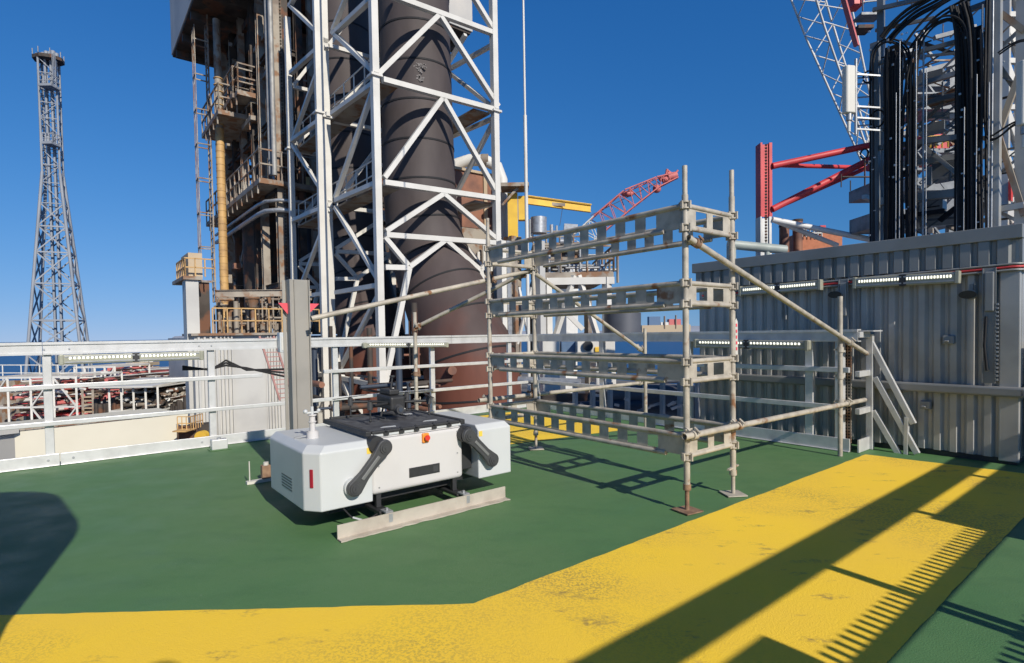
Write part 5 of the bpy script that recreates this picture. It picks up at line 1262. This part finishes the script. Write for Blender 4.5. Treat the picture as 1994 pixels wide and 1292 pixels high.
def rail_backdrop():
    """plant seen between and below the railings in the centre and right"""
    t = thing('white_container', 'white tank container with blue panel seen between the scaffold lattices behind the railing', 'container', pd(1180, 760, 14))
    p, q = pd(1062, 664, 14), pd(1108, 735, 14)
    def bx(px0, y0, px1, y1, Y, dep, nm, mt, tt):
        p, q = pd(px0, y0, Y), pd(px1, y1, Y); m = MB(); m.box6([Vector((x, yy, z)) for z in (q.z, p.z) for x, yy in ((p.x, Y), (q.x, Y), (q.x, Y + dep), (p.x, Y + dep))]); return m.build(nm, mt, tt, .02)
    bx(1056, 664, 1092, 800, 14, 1.2, 'body', 'white', t); bx(1092, 664, 1126, 700, 14.4, 1.2, 'blue_panel', M['bluep'], t); bx(1124, 664, 1198, 688, 14, 1, 'top_unit', 'white', t); bx(1160, 694, 1200, 752, 14, 1, 'lower_unit', 'white', t); bx(1158, 676, 1176, 686, 13.95, .04, 'sticker', 'yel', t)
    m = MB(); m.tube(pd(1145, 674, 13.9), pd(1145, 674, 14.2), .13, 16); m.build('fan', 'blackp', t)
    t = thing('pipe_bank', 'bank of dark pipes and vessels lying behind the scaffold below rail height', 'pipework', pd(1200, 800, 12))
    for k, (x0, y0, x1, y1, r, mt) in enumerate(((1190, 768, 1380, 772, .22, 'tarp'), (1000, 800, 1250, 790, .14, 'navy'), (1230, 800, 1390, 806, .2, 'tarp'), (1010, 740, 1130, 745, .08, 'galv'), (1260, 740, 1420, 735, .10, 'galv'), (1150, 780, 1230, 778, .2, 'blackp'))):
        m = MB(); m.tube(pd(x0, y0, 12 + k * .2), pd(x1, y1, 11.5 + k * .2), r, 18); m.build('pipe', mt, t)
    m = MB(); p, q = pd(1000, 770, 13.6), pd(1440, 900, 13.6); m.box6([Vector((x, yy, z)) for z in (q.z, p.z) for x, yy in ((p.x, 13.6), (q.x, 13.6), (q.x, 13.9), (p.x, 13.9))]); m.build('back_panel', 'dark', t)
    m = MB()
    for k in range(9): x = 1120 + k * 34; m.bar(pd(x, 745, 11.2), pd(x, 830, 11.2), .08)
    m.build('stands', 'clad', t)
    m = MB()
    for _ in range(30): p = pd(R.uniform(1120, 1420), R.uniform(755, 820), R.uniform(10.8, 11.4)); m.bar(p, p + Vector((R.uniform(.05, .3), 0, R.uniform(-.05, .1))), .06, .05)
    m.build('fittings', 'galv', t)
    t = thing('dark_machinery', 'dark tangle of machinery around the foot of the white tower behind the railing', 'machinery', pd(700, 900, 18))
    for k in range(34):
        px = R.uniform(610, 860); py = R.uniform(690, 800); Y = R.uniform(15.5, 18); p = pd(px, py, Y); v = R.choice((AV, BV, ZV)); m = MB()
        m.tube(p, p + v * R.uniform(.5, 2), R.choice((.04, .06, .09)), 10); m.build('pipe', R.choice(('dark', 'dark', 'navy', 'brown')), t)
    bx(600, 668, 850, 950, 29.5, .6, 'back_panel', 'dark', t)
    # tan supply vessel far out
    t = thing('supply_ship', 'distant tan and blue ship superstructure on the horizon behind the near scaffold post', 'ship', pd(1300, 645, 220))
    Ys = 3000
    bx(1250, 634, 1345, 668, Ys, 60, 'hull', 'tan', t); bx(1264, 617, 1286, 633.9, Ys + 5, 40, 'house', M['bluep'], t); bx(1303, 622, 1326, 633.9, Ys + 5, 40, 'house', 'redfar', t); bx(1287, 628, 1302, 633.9, Ys + 5, 40, 'house', 'whitefar', t)
    m = MB(); m.bar(pd(1294, 640, Ys), pd(1294, 616, Ys), 7); m.build('mast', 'mid', t)
    m = MB(); m.bar(pd(1316, 640, Ys), pd(1316, 614, Ys), 6); m.build('mast', 'mid', t)
M['bluep'] = mat('blue_panel', (.10, .17, .28), .5)
rail_backdrop()
def red_frame():
    Y = 34; t = thing('boom_rest', 'red and white tubular steel boom rest frame above the ribbed cabin', 'steel frame', pd(1492, 480, Y))
    def Tb(p, q, r, mt, nm='tube', yy=Y, y2=None): m = MB(); m.tube(pd(*p, yy), pd(*q, y2 or yy), r, 12); m.build(nm, mt, t)
    def post(y0, y1, mt):
        for dx0, dx1, dd in ((1481, 1485, 0), (1498, 1504, 0)):
            m = MB(); p, q = pd(dx0, y0, Y), pd(dx1, y1, Y); m.box6([Vector((x, yy, z)) for z in (q.z, p.z) for x, yy in ((p.x, Y), (q.x, Y), (q.x, Y + .7), (p.x, Y + .7))]); m.build('post', mt, t)
        m = MB(); p, q = pd(1485, y0 + 3, Y), pd(1498, y1, Y); m.box6([Vector((x, yy, z)) for z in (q.z, p.z) for x, yy in ((p.x, Y + .08), (q.x, Y + .08), (q.x, Y + .14), (p.x, Y + .14))]); m.build('web', mt, t)
        m = MB()
        k = int((y1 - y0) / 6)
        for i in range(k): y = y0 + 5 + i * 6; m.tube(pd(1491.5, y, Y + .05), pd(1491.5, y, Y + .10), .075, 8)
        m.build('holes', 'dark', t)
    post(278, 422, 'red'); post(422, 900, 'whitefar')
    Tb((1504, 324), (1700, 282), .19, 'red'); Tb((1504, 322), (1690, 327), .13, 'red', yy=Y, y2=Y + 3); Tb((1504, 408), (1700, 308), .20, 'red'); Tb((1520, 402), (1700, 322), .13, 'red', yy=Y + 1)
    Tb((1504, 428), (1720, 472), .17, 'whitefar'); Tb((1504, 428), (1630, 478), .15, 'whitefar', yy=Y, y2=Y + 1)
    for p, q in (((1700, 282), (1735, 275)), ((1700, 308), (1735, 280)), ((1690, 327), (1735, 330))): Tb(p, q, .22, 'red')
    t = thing('walkway_bracket', 'small dark cable bracket under the red frame tubes', 'bracket', pd(1680, 370, 20))
    m = MB(); m.tube(pd(1640, 345, 20), pd(1700, 345, 20), .03, 6); m.bar(pd(1684, 310, 20), pd(1684, 362, 20), .04); m.tube(pd(1638, 340, 20), pd(1638, 365, 20), .02, 6); m.tube(pd(1656, 352, 20), pd(1656, 372, 20), .02, 6); m.build('arm', 'dark', t)
    # funnels and cabin
    for px, lab in ((1527, 'left of two rusty exhaust funnels behind the red frame'), (1553, 'right of two rusty exhaust funnels, taller and next to an orange cabin')):
        t = thing('exhaust_funnel', lab, 'funnel', pd(px, 500, 40), 'rusty funnels')
        m = MB(); y = 443 if px < 1540 else 432; m.tube(pd(px, 900, 40), pd(px, y, 40), .33, 16); m.build('pipe', 'brown', t)
        m = MB(); m.tube(pd(px, y, 40), pd(px, y - 4, 40), .36, 16); m.build('rim', 'dark', t)
    t = thing('orange_cabin', 'orange cabin with white stair rails and a red light behind the cabin roof', 'cabin', pd(1590, 490, 42))
    m = MB(); p, q = pd(1562, 452, 42), pd(1640, 560, 42); m.box6([Vector((x, yy, z)) for z in (-7, p.z) for x, yy in ((p.x, 42), (q.x, 42), (q.x, 44), (p.x, 44))]); m.build('body', M['rustor'], t)
    m = MB(); far_rail(m, [pd(1562, 462, 41.8), pd(1600, 462, 41.8)], .6, .04, .3); m.build('rail', 'whitefar', t)
    m = MB(); p = pd(1600, 452, 41.9); m.box6([Vector((p.x + x, p.y + y, p.z + z)) for z in (0, .45) for x, y in ((-.2, -.2), (.2, -.2), (.2, .2), (-.2, .2))]); m.build('lamp', 'redp', t)
    t = thing('grey_duct', 'grey horizontal duct seen just above the left end of the ribbed cabin roof', 'duct', pd(1500, 482, 11))
    m = MB(); m.tube(pd(1418, 476, 11), pd(1530, 487, 11), .09, 14); m.tube(pd(1494, 487, 11), pd(1494, 520, 11), .05, 10); m.tube(pd(1424, 480, 11), pd(1424, 900, 11), .09, 14); m.build('duct', M['paleg'], t)
M['rustor'] = mat('rust_orange_panel', (.42, .13, .05), .6)
M['paleg'] = mat('pale_green_grey', (.34, .38, .35), .5)
red_frame()
def crane_right():
    Y = 45
    t = lattice_boom('crane_boom', 'white lattice crane boom crossing the top right corner behind the cable gantry', 'crane', [pd(1578, -70, Y), pd(1612, 45, Y + 1), pd(1702, 320, Y + 2)], [2.9, 2.5, 1.0], ['whitefar', 'whitefar'], .085, Y, [3, 7])
    t = thing('crane_house', 'red crane machinery with walkways behind the black cable loops', 'crane', pd(1720, 200, 38))
    def bx(px0, y0, px1, y1, Y, dep, nm, mt): p, q = pd(px0, y0, Y), pd(px1, y1, Y); m = MB(); m.box6([Vector((x, yy, z)) for z in (q.z, p.z) for x, yy in ((p.x, Y), (q.x, Y), (q.x, Y + dep), (p.x, Y + dep))]); return m.build(nm, mt, t)
    m = MB(); m.bar(pd(1632, -40, 38), pd(1668, 90, 38), .28, .28); m.build('mast_leg', 'redfar', t)
    bx(1664, -20, 1684, 7, 38, 1, 'machinery', 'red'); bx(1678, 24, 1720, 28, 38, 1, 'walkway', 'gst'); bx(1672, 48, 1702, 54, 38, 1, 'walkway', 'dark'); bx(1800, 262, 1850, 292, 30, 3, 'red_body', 'red'); bx(1795, 270, 1848, 274, 29, 4, 'deck', 'gst')
    bx(1798, 290, 1860, 297, 29, 3, 'deck', 'gst'); bx(1795, 302, 1848, 315, 30, 3, 'red_body', 'red')
    m = MB(); far_rail(m, [pd(1800, 290, 28.9), pd(1846, 287, 28.9)], .6, .03, .3); m.build('yellow_rail', 'yel', t)
    m = MB(); far_rail(m, [pd(1680, 22, 37.9), pd(1720, 18, 37.9), pd(1830, 0, 37.9)], 1.2, .04, 1); m.build('rail', 'gst', t)
    for k in range(90):
        p = pd(R.uniform(1712, 1925), R.uniform(60, 465), R.uniform(27, 34)); v = R.choice((Vector((1, 0, 0)), Vector((1, 0, .25)), Vector((.7, 0, .7)), Vector((.6, 0, -.8)), ZV)); m = MB(); L = R.uniform(.5, 2.4); m.bar(p, p + v * L, R.choice((.05, .08, .12, .2))); m.build('beam', R.choice(('gst', 'gst', 'gst', 'mid', 'gst')), t)
    bx(1715, 348, 1870, 370, 32, 3, 'housing', 'gst'); bx(1718, 408, 1880, 436, 31, 3, 'housing', 'gst'); bx(1716, 150, 1726, 480, 33, .3, 'tower_leg', 'gst'); bx(1850, 120, 1860, 480, 33, .3, 'tower_leg', 'gst')
    bx(1800, 160, 1850, 168, 30, 2, 'walkway', 'gst'); bx(1795, 205, 1860, 212, 30, 2, 'walkway', 'gst')
    t = thing('steel_truss_column', 'pale weathered steel truss column with red signs at the far right', 'steel frame', pd(1970, 470, 14))
    for px in (1955, 1985, 2020): m = MB(); x = pd(px, 300, 14).x; m.bar((x, 14, -5), (x, 14, 11), .2); m.build('leg', 'cladL', t)
    m = MB()
    for k in range(6): y = -60 + k * 90; m.bar(pd(1955, y, 14), pd(1985, y + 80, 14), .14); m.bar(pd(1985, y, 14), pd(2020, y + 60, 14), .14); m.bar(pd(1955, y, 14), pd(2020, y, 14), .12)
    m.build('bracing', 'cladL', t)
    m = MB(); m.bar(pd(1968, 352, 13.8), pd(1968, 392, 13.8), .22, .05); m.bar(pd(1985, 428, 13.8), pd(1985, 455, 13.8), .3, .05); m.build('red_sign', 'redp', t)
crane_right()

# ================================================================== THINGS OUT OF FRAME THAT THROW SHADOWS
def tank():
    c = Vector((-2.29, .78, 0)); r = .86     # added unseen caster, shaped for its shadow, just outside the left frame edge
    t = thing('shadow_caster', 'unseen tank-shaped shadow caster added left of the photographer', 'tank', c)
    m = MB(); m.tube(c + ZV * .12, c + ZV * 1.1, r, 28); m.tube(c + ZV * 1.1, c + ZV * 1.95, r, 28, 1.0); m.tube(c + ZV * 1.95, c + ZV * 2.08, 1.0, 28, 1.0); m.tube(c + ZV * 2.08, c + ZV * 2.66, 1.0, 28, .8); m.tube(c + ZV * 2.66, c + ZV * 2.86, .8, 28, .4); m.build('shell', 'white', t)
    m = MB(); m.tube(c + ZV * .0, c + ZV * .12, r * .9, 24); m.build('skirt', 'galv', t)
    m = MB(); m.tube(c + ZV * 2.86, c + ZV * 2.9, .2, 14); m.build('hatch', 'galv', t)
tank()
def photographer():
    t = thing('person', 'person in orange coverall and white hard hat holding the phone, standing at the railing', 'person', (.10, -.24, 0))
    ox, oy = .10, -.24
    V = {'pel': (0, 0, .98), 'ch': (0, 0, 1.28), 'up': (0, .0, 1.50), 'nk': (0, .01, 1.60), 'hd': (0, .03, 1.72), 'tp': (0, .02, 1.82),
         'hl': (-.10, 0, .93), 'kl': (-.11, .03, .52), 'al': (-.12, -.01, .09), 'tl': (-.13, .14, .05), 'hr': (.10, 0, .93), 'kr': (.11, .03, .52), 'ar': (.12, -.01, .09), 'tr': (.13, .14, .05),
         'sl': (-.20, 0, 1.48), 'el': (-.27, .03, 1.20), 'wl': (-.22, .14, 1.33), 'sr': (.20, 0, 1.48), 'er': (.27, .03, 1.20), 'wr': (.06, .15, 1.33)}
    rad_ = {'pel': .16, 'ch': .165, 'up': .13, 'nk': .06, 'hd': .09, 'tp': .08, 'hl': .10, 'kl': .065, 'al': .05, 'tl': .045, 'hr': .10, 'kr': .065, 'ar': .05, 'tr': .045, 'sl': .075, 'el': .05, 'wl': .035, 'sr': .075, 'er': .05, 'wr': .035}
    E = [('pel', 'ch'), ('ch', 'up'), ('up', 'nk'), ('nk', 'hd'), ('hd', 'tp'), ('pel', 'hl'), ('hl', 'kl'), ('kl', 'al'), ('al', 'tl'), ('pel', 'hr'), ('hr', 'kr'), ('kr', 'ar'), ('ar', 'tr'), ('up', 'sl'), ('sl', 'el'), ('el', 'wl'), ('up', 'sr'), ('sr', 'er'), ('er', 'wr')]
    ks = list(V); 
    for side, w_ in (('l', V['wl']), ('r', V['wr'])):     # five fingers each
        s = 1 if side == 'l' else -1
        V['p' + side] = (w_[0] + s * .03, w_[1] + .03, w_[2] + .06); rad_['p' + side] = .026; E.append(('w' + side, 'p' + side))
        for k in range(5):
            b0 = V['p' + side]; n1 = 'f%s%d' % (side, k); n2 = 'g%s%d' % (side, k)
            V[n1] = (b0[0] + s * (.012 + .006 * k), b0[1] + .012 - .010 * k, b0[2] + .035 - .006 * k); V[n2] = (b0[0] + s * (.040 + .002 * k), b0[1] + .012 - .012 * k, b0[2] + .045 - .010 * k)
            rad_[n1] = .009; rad_[n2] = .008; E += [('p' + side, n1), (n1, n2)]
    ks = list(V); me = bpy.data.meshes.new('body'); me.from_pydata([V[k] for k in ks], [(ks.index(a), ks.index(b)) for a, b in E], [])
    me.materials.append(M['person']); o = bpy.data.objects.new('body', me); C.objects.link(o); o.parent = t
    md = o.modifiers.new('skin', 'SKIN'); md.use_smooth_shade = True
    for i, k in enumerate(ks): me.skin_vertices[0].data[i].radius = (rad_[k], rad_[k]); me.skin_vertices[0].data[i].use_root = (k == 'pel')
    s = o.modifiers.new('sub', 'SUBSURF'); s.levels = 1; s.render_levels = 2
    m = MB(); c = Vector((ox, oy + .02, 1.80)); m.ball(c - ZV * .02, .12, 18, (1, 1.15, .95)); m.tube(c - ZV * .04, c - ZV * .025, .145, 20); m.build('hard_hat', 'white', t)
    m = MB(); m.box6([Vector((-.04 + x, -.06 + y, 1.36 + z)) for z in (0, .08) for x, y in ((0, 0), (.16, 0), (.16, .009), (0, .009))]); 
    m.build('phone', 'blackp', t)
photographer()
for o in bpy.data.objects:
    if '_o' in o: del o['_o']
